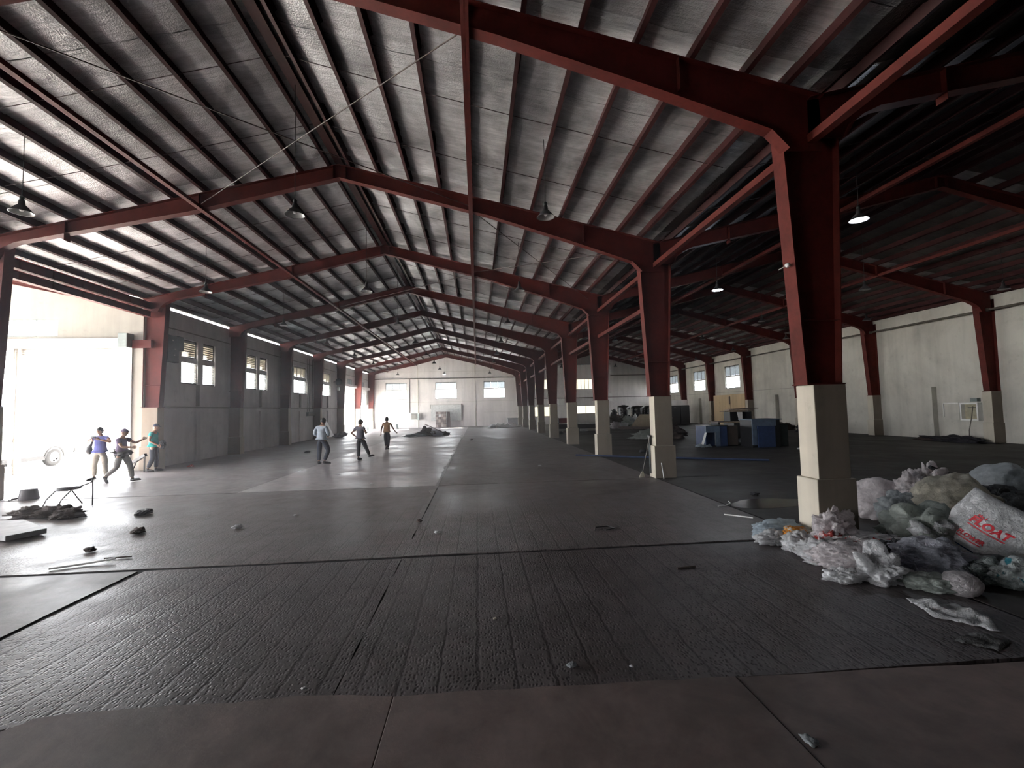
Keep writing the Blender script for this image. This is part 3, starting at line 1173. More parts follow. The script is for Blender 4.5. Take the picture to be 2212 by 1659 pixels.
def make_lamp(x, y, zr, ztop, label, group, lit=False, warm=False):
    t = thing('pendant_lamp', label, 'lamp', (x, y, zr), group)
    m = MB()
    m.lathe([(0.035, 0.245), (0.045, 0.24), (0.055, 0.15), (0.10, 0.11), (0.165, 0.03), (0.19, 0.0), (0.186, 0.0), (0.16, 0.028), (0.095, 0.10), (0.05, 0.14)], (x, y, zr), 20)
    m.build('lamp_shade', M['lamp_shade'], t, smooth=True)
    m = MB()
    m.lathe([(0.178, 0.006), (0.155, 0.026), (0.09, 0.097), (0.045, 0.138), (0.0, 0.139)], (x, y, zr), 20)
    m.build('reflector', M['lamp_in'], t, smooth=True)
    m = MB()
    m.lathe([(0.0, 0.25), (0.036, 0.25), (0.04, 0.30), (0.02, 0.33), (0.0, 0.33)], (x, y, zr), 12)
    m.build('socket', M['cable'], t, smooth=True)
    m = MB()
    m.tube([(x, y, zr + 0.32), (x + 0.01, y, (zr + ztop) / 2), (x, y, ztop)], 0.007, 5)
    m.build('cable', M['cable'], t)
    m = MB()
    if lit:
        m.lathe([(0.0, -0.012), (0.08, -0.01), (0.15, 0.0), (0.165, 0.02), (0.0, 0.02)], (x, y, zr), 20)
        m.build('bulb', M['lit'], t, smooth=True)
        ld = bpy.data.lights.new('lamp_light', 'POINT')
        ld.energy = 18
        ld.color = (0.75, 0.85, 1.0)
        ld.shadow_soft_size = 0.12
        lo = bpy.data.objects.new('lamp_light', ld)
        COL.objects.link(lo)
        lo.parent = t
        lo.location = (0, 0, -0.12)
    else:
        m.lathe([(0.0, 0.03), (0.03, 0.035), (0.04, 0.07), (0.02, 0.12), (0.0, 0.125)], (x, y, zr), 10)
        m.build('bulb', M['white'], t, smooth=True)
    return t


M['lit'] = simple('lit_bulb', (1, 1, 1), 0.5, emit=(0.82, 0.9, 1.0), estr=40, bmp=0)
M['lit_warm'] = simple('lit_window_glow', (0.9, 0.85, 0.7), 0.5, emit=(1.0, 0.93, 0.72), estr=0.55, bmp=0)


def copy_thing(t, loc, label, group):
    r = t.copy()
    COL.objects.link(r)
    r.location = loc
    r['label'] = label
    r['group'] = group
    for ch in list(t.children):
        c = ch.copy()
        COL.objects.link(c)
        c.parent = r
        for g in ch.children:
            d = g.copy()
            COL.objects.link(d)
            d.parent = c
    return r


LORD = ['nearest the camera', 'second from the camera', 'third from the camera', 'fourth from the camera', 'fifth from the camera', 'sixth from the camera', 'seventh from the camera', 'farthest from the camera']
for x in SIDE1:
    first = None
    for k in range(8):
        y = 9.2 + 5.93 * k
        zr = 5.95 if k else 5.95
        lab = 'grey cone pendant lamp of the main hall, %s row, %s' % (SIDE1[x], LORD[k])
        grp = 'pendant lamps of the main hall'
        if k == 7 and x == -3.55:
            make_lamp(x, y, zr, zt1(x) + 0.19, 'glowing pendant lamp in front of the end wall of the main hall', grp, lit=True)
        elif first is None:
            first = make_lamp(x, y, zr, zt1(x) + 0.19, lab, grp)
        else:
            copy_thing(first, (x, y, zr), lab, grp)
for x in SIDE2:
    first = None
    for k in range(8):
        y = 9.2 + 5.93 * k
        lab = 'dark cone pendant lamp of the right-hand hall, %s row, %s' % (SIDE2[x], LORD[k])
        grp = 'pendant lamps of the right-hand hall'
        if x == 8.45 and k < 2:
            make_lamp(x, y, 5.95, zt2(x) + 0.19, ('bright white lit pendant lamp just right of the nearest pillar', 'smaller white lit pendant lamp left of the nearest pillar')[k], grp, lit=True)
        elif first is None:
            first = make_lamp(x, y, 5.95, zt2(x) + 0.19, lab, grp)
        else:
            copy_thing(first, (x, y, 5.95), lab, grp)


# ------------------------------------------------------------------ generic crumpled things
def plastic(name, col, trans=0.25, rough=0.38, stripes=None, shift=0.0):
    m, nt, b = node_mat(name)
    v = coords(nt)
    n1 = noise_tex(nt, v, 5, 6, 0.65, 1.2)
    r = ramp(nt, n1.outputs[0], [(0.3, tuple(c * 0.72 for c in col)), (0.62, col)])
    c = r.outputs[0]
    if stripes:
        n2 = noise_tex(nt, v, stripes[2], 3, 0.5, 0.6)
        k = ramp(nt, n2.outputs[0], [(stripes[1], 0.0), (stripes[1] + 0.03, 1.0)])
        c = mixc(nt, k.outputs[0], c, stripes[0])
    nt.links.new(c, b.inputs['Base Color'])
    b.inputs['Roughness'].default_value = rough
    b.inputs['Specular IOR Level'].default_value = 0.5
    n3 = noise_tex(nt, v, 16, 4, 0.6, 1.5)
    vr = nt.nodes.new('ShaderNodeTexVoronoi')
    vr.feature = 'DISTANCE_TO_EDGE'
    vr.inputs['Scale'].default_value = 7.5
    wv_ = nt.nodes.new('ShaderNodeVectorMath')
    wv_.operation = 'MULTIPLY_ADD'
    wv_.inputs[1].default_value = (0.18, 0.18, 0.18)
    nt.links.new(n3.outputs['Color'], wv_.inputs[0])
    nt.links.new(v, wv_.inputs[2])
    nt.links.new(wv_.outputs[0], vr.inputs['Vector'])
    cr_ = ramp(nt, vr.outputs['Distance'], [(0.0, 1.0), (0.12, 0.35), (0.4, 0.0)])
    p_ = bump(nt, b, n3.outputs[0], 0.4, 0.02)
    bump(nt, b, cr_.outputs[0], 0.8, 0.03, p_)
    if trans:
        tr = nt.nodes.new('ShaderNodeBsdfTranslucent')
        nt.links.new(c, tr.inputs['Color'])
        mx = nt.nodes.new('ShaderNodeMixShader')
        mx.inputs[0].default_value = trans
        nt.links.new(b.outputs[0], mx.inputs[1])
        nt.links.new(tr.outputs[0], mx.inputs[2])
        nt.links.new(mx.outputs[0], nt.nodes['Material Output'].inputs['Surface'])
    return m


PL = {
    'white': plastic('bag_white', (0.95, 0.94, 0.95), 0.4),
    'pink': plastic('bag_pinkish_white', (0.90, 0.83, 0.84), 0.45),
    'blue': plastic('bag_bluish', (0.72, 0.80, 0.86), 0.5),
    'clear': plastic('bag_clear_greyish', (0.64, 0.68, 0.63), 0.5, 0.28),
    'grey': plastic('bag_grey', (0.54, 0.57, 0.59), 0.45),
    'lilac': plastic('bag_lilac_grey', (0.74, 0.74, 0.82), 0.5, 0.3),
    'dark': plastic('bag_dark_translucent', (0.14, 0.14, 0.14), 0.3, 0.3),
    'beige': plastic('bag_beige', (0.78, 0.72, 0.60), 0.4, 0.42),
    'yellow': plastic('bag_yellowish', (0.76, 0.70, 0.46), 0.4),
    'orange': plastic('bag_orange_stripes', (0.80, 0.74, 0.62), 0.15, 0.4, ((0.80, 0.30, 0.02), 0.48, 9)),
    'redwhite': plastic('bag_red_print', (0.80, 0.75, 0.75), 0.15, 0.4, ((0.62, 0.05, 0.04), 0.60, 7)),
    'red': plastic('bag_red', (0.50, 0.06, 0.05), 0.15, 0.4, ((0.80, 0.6, 0.6), 0.55, 12)),
    'teal': plastic('bag_teal_print', (0.62, 0.66, 0.65), 0.2, 0.4, ((0.03, 0.22, 0.28), 0.60, 6)),
    'green': plastic('bag_green_print', (0.50, 0.56, 0.54), 0.3, 0.4, ((0.02, 0.16, 0.08), 0.63, 6)),
    'black': plastic('bag_black', (0.015, 0.013, 0.02), 0.0, 0.45),
    'brown': plastic('paper_brown', (0.085, 0.06, 0.05), 0.0, 0.8),
}


def ico(sub):
    bm = bmesh.new()
    bmesh.ops.create_icosphere(bm, subdivisions=sub, radius=1)
    vs = [v.co.copy() for v in bm.verts]
    fs = [tuple(v.index for v in f.verts) for f in bm.faces]
    bm.free()
    return vs, fs


ICO = {k: ico(k) for k in (2, 3, 4, 5)}


def crumple_geo(c, r, seed, amp=0.34, sub=4, freq=1.5, spikes=0.0, floor_z=0.0, rot=0.0):
    """a crumpled sack: creases from cell borders, flattened where it meets the floor; c = centre"""
    vs, fs = ICO[sub]
    out = []
    off = Vector((seed * 7.31, seed * 3.77, seed * 1.93))
    cr, sr = cos(rot), sin(rot)
    for p in vs:
        q = p * freq + off
        d, _ = noise.voronoi(q)
        crease = min(1.0, (d[1] - d[0]) * 1.6)
        w1 = q + Vector((noise.noise(q * 1.7), noise.noise(q * 1.7 + Vector((3, 1, 7))), 0)) * 0.35
        r1 = 1 - min(1.0, abs(noise.noise(w1 * 1.9)) * 2.6)
        r2 = 1 - min(1.0, abs(noise.noise(w1 * 4.1 + Vector((2, 8, 1)))) * 2.6)
        r3 = 1 - min(1.0, abs(noise.noise(w1 * 9.0 + Vector((6, 2, 9)))) * 2.4)
        k = 1 + amp * 0.85 * (crease - 0.45) + amp * 0.50 * (r1 - 0.5) + amp * 0.16 * (r2 - 0.5) + amp * 0.05 * (r3 - 0.5) + amp * 0.4 * noise.noise(q * 0.8)
        if spikes:
            sp = noise.noise(q * 1.15 + Vector((5, 5, 5)))
            k += spikes * max(0, sp - 0.15) * 2.2
        x, y, z = p.x * r[0] * k, p.y * r[1] * k, p.z * r[2] * k
        X, Y, Z = c[0] + x * cr - y * sr, c[1] + x * sr + y * cr, c[2] + z
        if Z < floor_z + 0.004:
            Z = floor_z + 0.004
        out.append((X, Y, Z))
    return out, fs


def bag(label, c, r, mat, seed, amp=0.34, sub=4, freq=1.5, spikes=0.0, rot=0.0, name='plastic_bag', cat='bag', group='plastic bags of the rubbish heap', smooth=True, floor_z=0.0):
    vs, fs = crumple_geo(c, r, seed, amp, sub, freq, spikes, floor_z, rot)
    m = MB()
    m.add(vs, fs)
    o = m.build(name, mat, smooth=smooth)
    tag(o, label, cat, group)
    return recentre(o)


FR = 0.0
BAGS = [
    ('bluish translucent bag lying flat left of the pedestal', (4.45, 6.62, 0.10), (0.42, 0.20, 0.13), 'blue', 0.34, 1.6, 0.3, 0.1),
    ('small white crumpled bag at the far left tip of the heap', (4.18, 6.32, 0.06), (0.26, 0.18, 0.11), 'white', 0.4, 1.7, 0.4, 0.4),
    ('white crumpled bag second along the left edge of the heap', (4.30, 5.98, 0.08), (0.24, 0.20, 0.15), 'white', 0.4, 1.6, 0.2, 1.2),
    ('orange striped wrapper on the left edge of the heap', (4.48, 6.22, 0.12), (0.26, 0.16, 0.12), 'orange', 0.3, 1.5, 0.0, 0.2),
    ('white bag with folds and red print leaning on the pedestal foot', (4.72, 5.82, 0.24), (0.32, 0.24, 0.30), 'pink', 0.42, 1.4, 0.2, 0.6),
    ('red and white printed wrapper in front of the pedestal', (4.52, 5.66, 0.17), (0.18, 0.14, 0.18), 'red', 0.35, 1.8, 0.0, 0.0),
    ('greyish white crumpled bag below the red wrapper', (4.26, 5.48, 0.11), (0.26, 0.22, 0.17), 'white', 0.45, 1.6, 0.3, 2.2),
    ('wide white bag with faint red and black print at the front edge', (4.36, 5.16, 0.14), (0.40, 0.26, 0.19), 'pink', 0.42, 1.4, 0.1, -0.3),
    ('flat red-printed sheet of plastic over the middle of the heap', (4.85, 5.55, 0.24), (0.48, 0.22, 0.07), 'redwhite', 0.4, 1.3, 0.0, -0.35),
    ('large clear greenish bag right of the pedestal foot', (5.88, 5.72, 0.22), (0.56, 0.40, 0.36), 'clear', 0.34, 1.2, 0.1, 0.2),
    ('white crumpled bag with pointed corners at the front of the heap', (4.40, 4.84, 0.12), (0.27, 0.22, 0.18), 'white', 0.45, 1.5, 0.5, 0.8),
    ('small white bag tail at the front left of the pointed bag', (4.02, 4.86, 0.06), (0.20, 0.12, 0.08), 'white', 0.4, 1.6, 0.3, -0.2),
    ('black bag in the hollow at the middle of the heap', (4.92, 5.22, 0.14), (0.22, 0.18, 0.17), 'black', 0.35, 1.6, 0.0, 0.0),
    ('large lilac grey clear bag at the front middle of the heap', (5.15, 4.98, 0.15), (0.46, 0.34, 0.24), 'lilac', 0.34, 1.3, 0.1, -0.2),
    ('white bag with sharp folds in the middle of the heap', (5.82, 5.58, 0.20), (0.31, 0.26, 0.27), 'white', 0.5, 1.2, 0.2, 0.5),
    ('large round beige sack at the top of the heap', (7.0, 6.3, 0.40), (0.55, 0.45, 0.46), 'beige', 0.20, 1.1, 0.0, 0.0),
    ('pinkish white bag on the upper left of the beige sack', (7.05, 6.95, 0.45), (0.33, 0.25, 0.32), 'pink', 0.42, 1.6, 0.2, 0.3),
    ('white bag with a raised tip behind the beige sack', (7.42, 7.0, 0.58), (0.30, 0.20, 0.28), 'pink', 0.42, 1.5, 0.5, 0.3),
    ('pale grey bag behind the pedestal at the back of the heap', (6.75, 7.3, 0.28), (0.50, 0.30, 0.38), 'pink', 0.25, 1.0, 0.0, -0.3),
    ('grey-blue bag between the pedestal and the beige sack', (6.50, 6.62, 0.28), (0.38, 0.28, 0.30), 'grey', 0.34, 1.5, 0.1, 0.2),
    ('large smooth grey-white sack at the back right of the heap', (9.2, 7.4, 0.42), (0.62, 0.45, 0.42), 'grey', 0.16, 0.9, 0.0, 0.4),
    ('dark translucent bag between the beige and grey-white sacks', (8.25, 6.9, 0.26), (0.70, 0.45, 0.32), 'dark', 0.3, 1.3, 0.1, 0.0),
    ('yellowish bag left of the sack with red lettering', (6.42, 5.72, 0.22), (0.27, 0.24, 0.27), 'yellow', 0.24, 1.2, 0.0, 0.0),
    ('clear bag with green inside at the front right of the heap', (5.48, 4.72, 0.09), (0.30, 0.20, 0.15), 'green', 0.4, 1.4, 0.2, 0.1),
    ('small round pinkish bag blown up like a balloon at the front', (4.92, 4.42, 0.09), (0.17, 0.16, 0.13), 'pink', 0.10, 0.8, 0.0, 0.0),
    ('grey clear bag lying flat left of the balloon-like bag', (4.74, 4.55, 0.06), (0.26, 0.17, 0.10), 'clear', 0.35, 1.4, 0.1, -0.4),
    ('white bag with teal and red print at the right front edge of the frame', (5.72, 4.50, 0.10), (0.34, 0.24, 0.17), 'teal', 0.36, 1.3, 0.1, 0.1),
    ('dark grey bag behind the sack with red lettering', (7.6, 6.1, 0.24), (0.60, 0.42, 0.30), 'dark', 0.3, 1.3, 0.1, 0.3),
    ('grey bag at the right edge of the heap', (8.1, 5.7, 0.22), (0.45, 0.40, 0.28), 'grey', 0.35, 1.3, 0.1, 0.0),
    ('clear bag under the sack with red lettering', (6.1, 4.95, 0.05), (0.40, 0.24, 0.10), 'grey', 0.35, 1.4, 0.1, 0.0),
]
for i, (lab, c, r, mt, amp, fr_, sp, rot) in enumerate(BAGS):
    bag(lab, c, r, PL[mt], 11.3 + i * 1.7, amp, 5, fr_, sp, rot, floor_z=0.0 if c[0] > 4.9 else 0.006)

# the sack with red lettering
cam_p = Vector((0, 0, 2))
sc_c = Vector((6.22, 5.17, 0.29))
vn = (cam_p - sc_c).normalized()
e1 = (R2 * 0.86 - U2 * 0.50)
e1 = (e1 - vn * e1.dot(vn)).normalized()
e2 = vn.cross(e1).normalized()
if e2.z < 0:
    e2 = -e2
nn_ = e1.cross(e2)
if nn_.dot(vn) < 0:
    nn_ = -nn_
vs, fs = ICO[4]
out = []
for p in vs:
    def se(t, k):
        return math.copysign(abs(t) ** k, t)
    rad_ = sqrt(p.x * p.x + p.y * p.y)
    kk_ = rad_ / max(1e-6, max(abs(p.x), abs(p.y)))
    kk_ = 1 + (kk_ - 1) * 0.88
    a, b_, c_ = p.x * kk_, p.y * kk_, p.z
    q = Vector((p.x * 1.3 + 3, p.y * 1.3, p.z * 1.3 + 9))
    wv = 1 + 0.10 * noise.noise(q * 1.2) + (0.05 * noise.noise(q * 3.3))
    P = sc_c + e1 * a * 0.44 * wv + e2 * b_ * 0.44 * wv + nn_ * c_ * 0.19 * (1 + 0.35 * noise.noise(q * 1.6))
    P.z = max(P.z, 0.02)
    out.append(P)
m = MB()
m.add(out, fs)
sack = thing('printed_sack', 'white plastic sack with red FLOAT and FLOWER lettering at the right of the heap', 'bag', (sc_c.x, sc_c.y, 0.0), 'plastic bags of the rubbish heap')
so = m.build('sack_body', PL['white'], sack, smooth=True)
bvh = BVHTree.FromPolygons([Vector(p) for p in out], fs)
M['ink_red'] = simple('ink_red', (0.45, 0.02, 0.03), 0.5, bmp=0)
M['ink_blue'] = simple('ink_blue', (0.02, 0.10, 0.25), 0.5, bmp=0)


def flat_text(txt, size, bold=0.0, shear=0.0):
    cu = bpy.data.curves.new('t', 'FONT')
    cu.body = txt
    cu.size = size
    cu.offset = bold
    cu.shear = shear
    cu.align_x = 'CENTER'
    cu.resolution_u = 3
    ob = bpy.data.objects.new('t', cu)
    COL.objects.link(ob)
    dg = bpy.context.evaluated_depsgraph_get()
    me = bpy.data.meshes.new_from_object(ob.evaluated_get(dg))
    vs_ = [v.co.copy() for v in me.vertices]
    fs_ = [tuple(p.vertices) for p in me.polygons]
    bpy.data.objects.remove(ob)
    bpy.data.curves.remove(cu)
    bpy.data.meshes.remove(me)
    return vs_, fs_


def print_on(vs2, fs2, a0, b0, arch, mat, name, label=None):
    bm = bmesh.new()
    vv = [bm.verts.new((v.x, v.y, 0)) for v in vs2]
    for f in fs2:
        try:
            bm.faces.new([vv[i] for i in f])
        except ValueError:
            pass
    bmesh.ops.triangulate(bm, faces=bm.faces)
    pts = []
    idx = {}
    tris = []
    for f in bm.faces:
        tri = []
        for v in f.verts:
            if v not in idx:
                idx[v] = len(pts)
                x, y = v.co.x + a0, v.co.y + b0 + arch * (v.co.x ** 2)
                P = sc_c + e1 * x + e2 * y + nn_ * 0.6
                h = bvh.ray_cast(P, -nn_, 1.2)
                P = h[0] + nn_ * 0.006 if h[0] is not None else sc_c + e1 * x + e2 * y + nn_ * 0.2
                pts.append(P)
            tri.append(idx[v])
        tris.append(tuple(tri))
    bm.free()
    mm = MB()
    mm.add(pts, tris)
    o = mm.build(name, mat, sack)
    if label:
        tag(o, label)


v_, f_ = flat_text('FLOAT', 0.125, 0.006, 0.15)
print_on(v_, f_, -0.08, 0.03, 0.35, M['ink_red'], 'lettering', 'red word FLOAT')
v_, f_ = flat_text('No.1', 0.045, 0.003, 0.1)
print_on(v_, f_, -0.19, 0.135, 0.0, M['ink_red'], 'lettering', 'small red lettering above the large word')
v_, f_ = flat_text('FLOWER', 0.066, 0.003, 0.1)
print_on(v_, f_, -0.15, -0.15, 0.5, M['ink_red'], 'lettering', 'red word FLOWER')
for (bx0, by0, wd, amp_, mt_) in ((-0.08, 0.0, 0.36, 0.35, 'ink_red'), (-0.15, -0.175, 0.24, 0.5, 'ink_red'), (-0.16, -0.27, 0.24, 0.0, 'ink_blue')):
    v_, f_ = [], []
    for i in range(13):
        x = -wd / 2 + wd * i / 12
        v_ += [Vector((x, -0.008, 0)), Vector((x, 0.006, 0))]
    f_ = [(2 * i, 2 * i + 2, 2 * i + 3, 2 * i + 1) for i in range(12)]
    print_on(v_, f_, bx0, by0, amp_, M[mt_], 'printed_line')

# dark stick and black sheet behind the beige sack
m = MB()
m.tube([(7.28, 6.9, 0.90), (7.7, 6.85, 0.68), (7.95, 6.8, 0.52)], [0.03, 0.07, 0.05], 7)
tag(recentre(m.build('rubber_strip', M['black'])), 'black rubber strip sticking up behind the beige sack', 'scrap')
m = MB()
m.tube([(7.22, 6.98, 0.55), (7.26, 6.95, 0.80), (7.20, 6.95, 0.97)], [0.12, 0.05, 0.008], 7)
tag(recentre(m.build('bag_tip', PL['pink'], smooth=True)), 'thin white twisted bag end pointing up at the top of the heap', 'bag', 'plastic bags of the rubbish heap')


# a flat torn bag lying apart from the heap
def sheet(label, corners, mat, name, cat, seed, lift=0.03, nx=16, ny=10, group=None, z0=0.008, thick=0.004, floorz=0.006):
    A, B, C_, D_ = [Vector((*c, 0)) for c in corners]
    vs_ = []
    for j in range(ny + 1):
        for i in range(nx + 1):
            u, v = i / nx, j / ny
            p = (A * (1 - u) + B * u) * (1 - v) + (D_ * (1 - u) + C_ * u) * v
            q = Vector((p.x * 5 + seed, p.y * 5, seed))
            d, _ = noise.voronoi(q)
            z = z0 + lift * abs(noise.noise(q * 1.3)) * 1.6 + lift * 0.5 * min(1, (d[1] - d[0]) * 2)
            e = noise.noise(Vector((u * 9, v * 9, seed * 2))) * 0.03
            if i in (0, nx) or j in (0, ny):
                p = p + Vector((e, e * 0.8, 0))
                z = z0 + 0.3 * (z - z0)
            vs_.append((p.x, p.y, z + floorz))
    k = len(vs_)
    vs_ += [(x, y, max(0.002 + floorz, z - thick)) for x, y, z in vs_]
    f_ = []
    for j in range(ny):
        for i in range(nx):
            a = j * (nx + 1) + i
            f_.append((a, a + 1, a + nx + 2, a + nx + 1))
            f_.append((a + k, a + nx + 1 + k, a + nx + 2 + k, a + 1 + k))
    rim = [i for i in range(nx + 1)] + [(j + 1) * (nx + 1) + nx for j in range(ny)] + [ny * (nx + 1) + i for i in range(nx - 1, -1, -1)] + [j * (nx + 1) for j in range(ny - 1, 0, -1)]
    for a, b in zip(rim, rim[1:] + rim[:1]):
        f_.append((a, a + k, b + k, b))
    m = MB()
    m.add(vs_, f_)
    o = m.build(name, mat, smooth=True)
    tag(o, label, cat, group)
    return recentre(o)


sheet('torn white plastic bag lying flat on the floor in front of the heap', [(4.10, 3.96), (4.38, 3.62), (4.66, 4.02), (4.22, 4.34)], PL['white'], 'plastic_bag', 'bag', 3.3, 0.05, group='plastic bags of the rubbish heap')
sheet('thin clear wrapper on the dark floor at the right, below the torn bag', [(3.86, 3.56), (4.05, 3.38), (4.30, 3.50), (4.1, 3.66)], PL['dark'], 'wrapper', 'wrapper', 5.1, 0.03)

# ------------------------------------------------------------------ litter scattered on the floor
LIT = [
    ('small white crumpled paper in the middle of the floor by the centre joint', (-0.68, 7.61), 0.055, 'white', 'paper_scrap', 'paper'),
    ('white crumpled paper with a dark edge on the left of the floor', (-4.25, 8.50), 0.08, 'white', 'paper_scrap', 'paper'),
    ('dark rag lying on the bright left part of the floor', (-6.86, 10.03), 0.16, 'black', 'rag', 'rag'),
    ('dark tangled strap on the left floor between the rag and the block', (-5.86, 8.46), 0.13, 'brown', 'strap', 'strap'),
    ('small dark block of rubble on the left floor nearest the joint', (-5.83, 7.43), 0.09, 'brown', 'rubble_block', 'rubble'),
    ('small clear cup-like wrapper on the front floor right of the middle', (0.69, 3.58), 0.04, 'grey', 'wrapper', 'wrapper'),
    ('tiny yellowish pebble on the floor of the middle foreground', (0.13, 4.45), 0.02, 'beige', 'pebble', 'stone'),
    ('crushed clear wrapper on the front slab at the lower right', (1.90, 2.63), 0.05, 'grey', 'wrapper', 'wrapper'),
    ('dark lump of dirt at the centre joint in the middle distance', (-1.08, 8.41), 0.06, 'brown', 'rubble_lump', 'rubble'),
    ('dark chunk on the right-hand floor beside the damp patch', (5.95, 9.55), 0.09, 'black', 'rubble_lump', 'rubble'),
    ('tiny white scrap on the floor of the middle distance, left of the centre joint', (-3.56, 9.32), 0.05, 'white', 'paper_scrap', 'paper'),
    ('tiny white scrap near the second cross joint left of the centre', (-2.94, 12.95), 0.06, 'white', 'paper_scrap', 'paper'),
    ('small white scrap in the right foreground of the pitted floor', (1.14, 3.52), 0.018, 'white', 'paper_scrap', 'paper'),
    ('tiny pale scrap in the left foreground by the slab edge', (-1.29, 3.52), 0.02, 'white', 'paper_scrap', 'paper'),
    ('pale scrap on the far floor between the halls', (2.1, 15.6), 0.06, 'white', 'paper_scrap', 'paper'),
    ('pale scrap on the far floor before the rubble pile', (-0.4, 30.0), 0.09, 'white', 'paper_scrap', 'paper'),
    ('small dark rag near the left wall behind the man in teal', (-11.2, 18.9), 0.12, 'red', 'rag', 'rag'),
    ('flat dark bundle on the floor by the left wall before the far door', (-10.9, 37.0), 0.5, 'black', 'bundle', 'bundle'),
    ('small dark bundle on the floor behind the flat one by the left wall', (-11.5, 40.2), 0.42, 'black', 'bundle', 'bundle'),
    ('dark scrap on the floor left of the man in the grey shirt', (-8.6, 24.0), 0.14, 'black', 'rag', 'rag'),
    ('black lump beside the third pillar on the right-hand floor', (7.0, 19.0), 0.22, 'black', 'bundle', 'bundle'),
    ('white scrap on the dark floor in front of the blue cabinets', (13.4, 18.2), 0.10, 'white', 'paper_scrap', 'paper'),
    ('white scrap on the dark floor right of the blue cabinets', (17.6, 21.3), 0.12, 'white', 'paper_scrap', 'paper'),
]
for i, (lab, p, r, mt, nm, cat) in enumerate(LIT):
    bag(lab, (p[0], p[1], 0.006 + r * 0.3), (r, r * 0.75, r * 0.42), PL[mt], 71.1 + i * 2.3, 0.5, 3, 1.4, 0.3, i * 0.7, nm, cat, None, floor_z=0.006)


def stick(label, pts, r, mat, name='stick', cat='stick', n=6):
    m = MB()
    m.tube(pts, r, n)
    o = m.build(name, mat)
    tag(o, label, cat)
    return recentre(o)


stick('short dark stick on the pitted floor right of the middle', [(2.38, 5.47, 0.018), (2.62, 5.50, 0.02)], 0.014, PL['brown'])
stick('thin white stick on the floor left of the heap near the right trench', [(4.38, 7.98, 0.016), (4.72, 7.66, 0.016)], 0.011, M['white'])
stick('curved white strip lying across the right trench', [(4.62, 8.62, 0.014), (4.80, 8.66, 0.016), (4.98, 8.82, 0.02), (5.06, 9.02, 0.014)], 0.010, M['white'])
stick('wire loop on the floor right of the middle in front of the heap', [(1.85, 7.3, 0.018), (1.9, 7.48, 0.02), (2.12, 7.52, 0.018), (2.2, 7.4, 0.018), (2.02, 7.3, 0.016)], 0.009, M['black'], 'wire', 'wire')
stick('long white stick beside the near cross joint at far left', [(-5.7, 6.62, 0.02), (-5.35, 6.78, 0.022), (-5.05, 6.86, 0.05)], 0.014, M['white'])
stick('dark twig on the floor right of the small block at left', [(-5.3, 7.0, 0.015), (-4.95, 7.02, 0.02)], 0.010, PL['brown'])
stick('long thin blue pipe lying across the floor behind the second pillar', [(4.0, 18.55, 0.035), (6.2, 17.05, 0.035), (7.6, 16.3, 0.035), (9.9, 14.95, 0.035)], 0.035, simple('pipe_blue', (0.022, 0.035, 0.08), 0.5, bmp=0), 'long_pipe', 'pipe', 8)
stick('thin white rod standing against the foot of the second pillar', [(5.0, 12.1, 0.01), (4.99, 12.2, 0.42)], 0.012, M['white'], 'rod', 'rod')
# broom leaning on the second pillar
t = thing('broom', 'dark broom leaning against the left face of the second pillar', 'broom', (4.54, 12.55, 0))
m = MB()
m.tube([(4.56, 12.5, 0.12), (4.78, 12.42, 1.15)], 0.013, 7)
m.build('handle', M['pipe'], t)
m = MB()
m.add([(4.46, 12.46, 0.0), (4.62, 12.46, 0.0), (4.62, 12.54, 0.0), (4.46, 12.54, 0.0), (4.54, 12.49, 0.16), (4.58, 12.49, 0.16), (4.58, 12.52, 0.16), (4.54, 12.52, 0.16)],
      [(0, 3, 2, 1), (4, 5, 6, 7), (0, 1, 5, 4), (1, 2, 6, 5), (2, 3, 7, 6), (3, 0, 4, 7)])
m.build('brush', PL['beige'], t)
m = MB()
m.box(4.80, 4.835, 12.5, 12.6, 0.10, 1.16)
m.box(4.78, 4.84, 12.48, 12.62, 1.1, 1.16)
tag(recentre(m.build('rubber_guard', M['black'])), 'black strip fixed to the left side of the second pillar base', 'strip')
# small white fixture on the nearest pillar
t = thing('door_sensor', 'small round white fitting on the left flange of the nearest pillar', 'fitting', (4.66, 6.4, 4.0))
m = MB()
m.lathe([(0.0, -0.05), (0.03, -0.045), (0.035, 0.0)], (4.645, 6.36, 4.03), 12, 'y')
m.build('cap', M['white'], t, smooth=True)
m = MB()
m.tube([(4.55, 6.42, 3.98), (4.645, 6.38, 4.03)], 0.008, 6)
m.build('bolt', M['white'], t)

# damp patch on the right-hand floor
M['damp'] = simple('damp_patch', (0.03, 0.032, 0.04), 0.12, bmp=0.02)
m = MB()
pts = []
for i in range(28):
    a = 2 * pi * i / 28
    k = 1 + 0.22 * noise.noise(Vector((cos(a) * 1.5, sin(a) * 1.5, 2)))
    pts.append((5.75 + 0.85 * k * cos(a) + 0.2 * sin(a), 8.75 + 0.42 * k * sin(a)))
m.prism([p for p in pts], 'z', 0.0005, 0.0025)
o = m.build('damp_patch', M['damp'])
tag(o, 'dark damp patch on the right-hand floor left of the nearest pillar', 'puddle', kind='stuff')

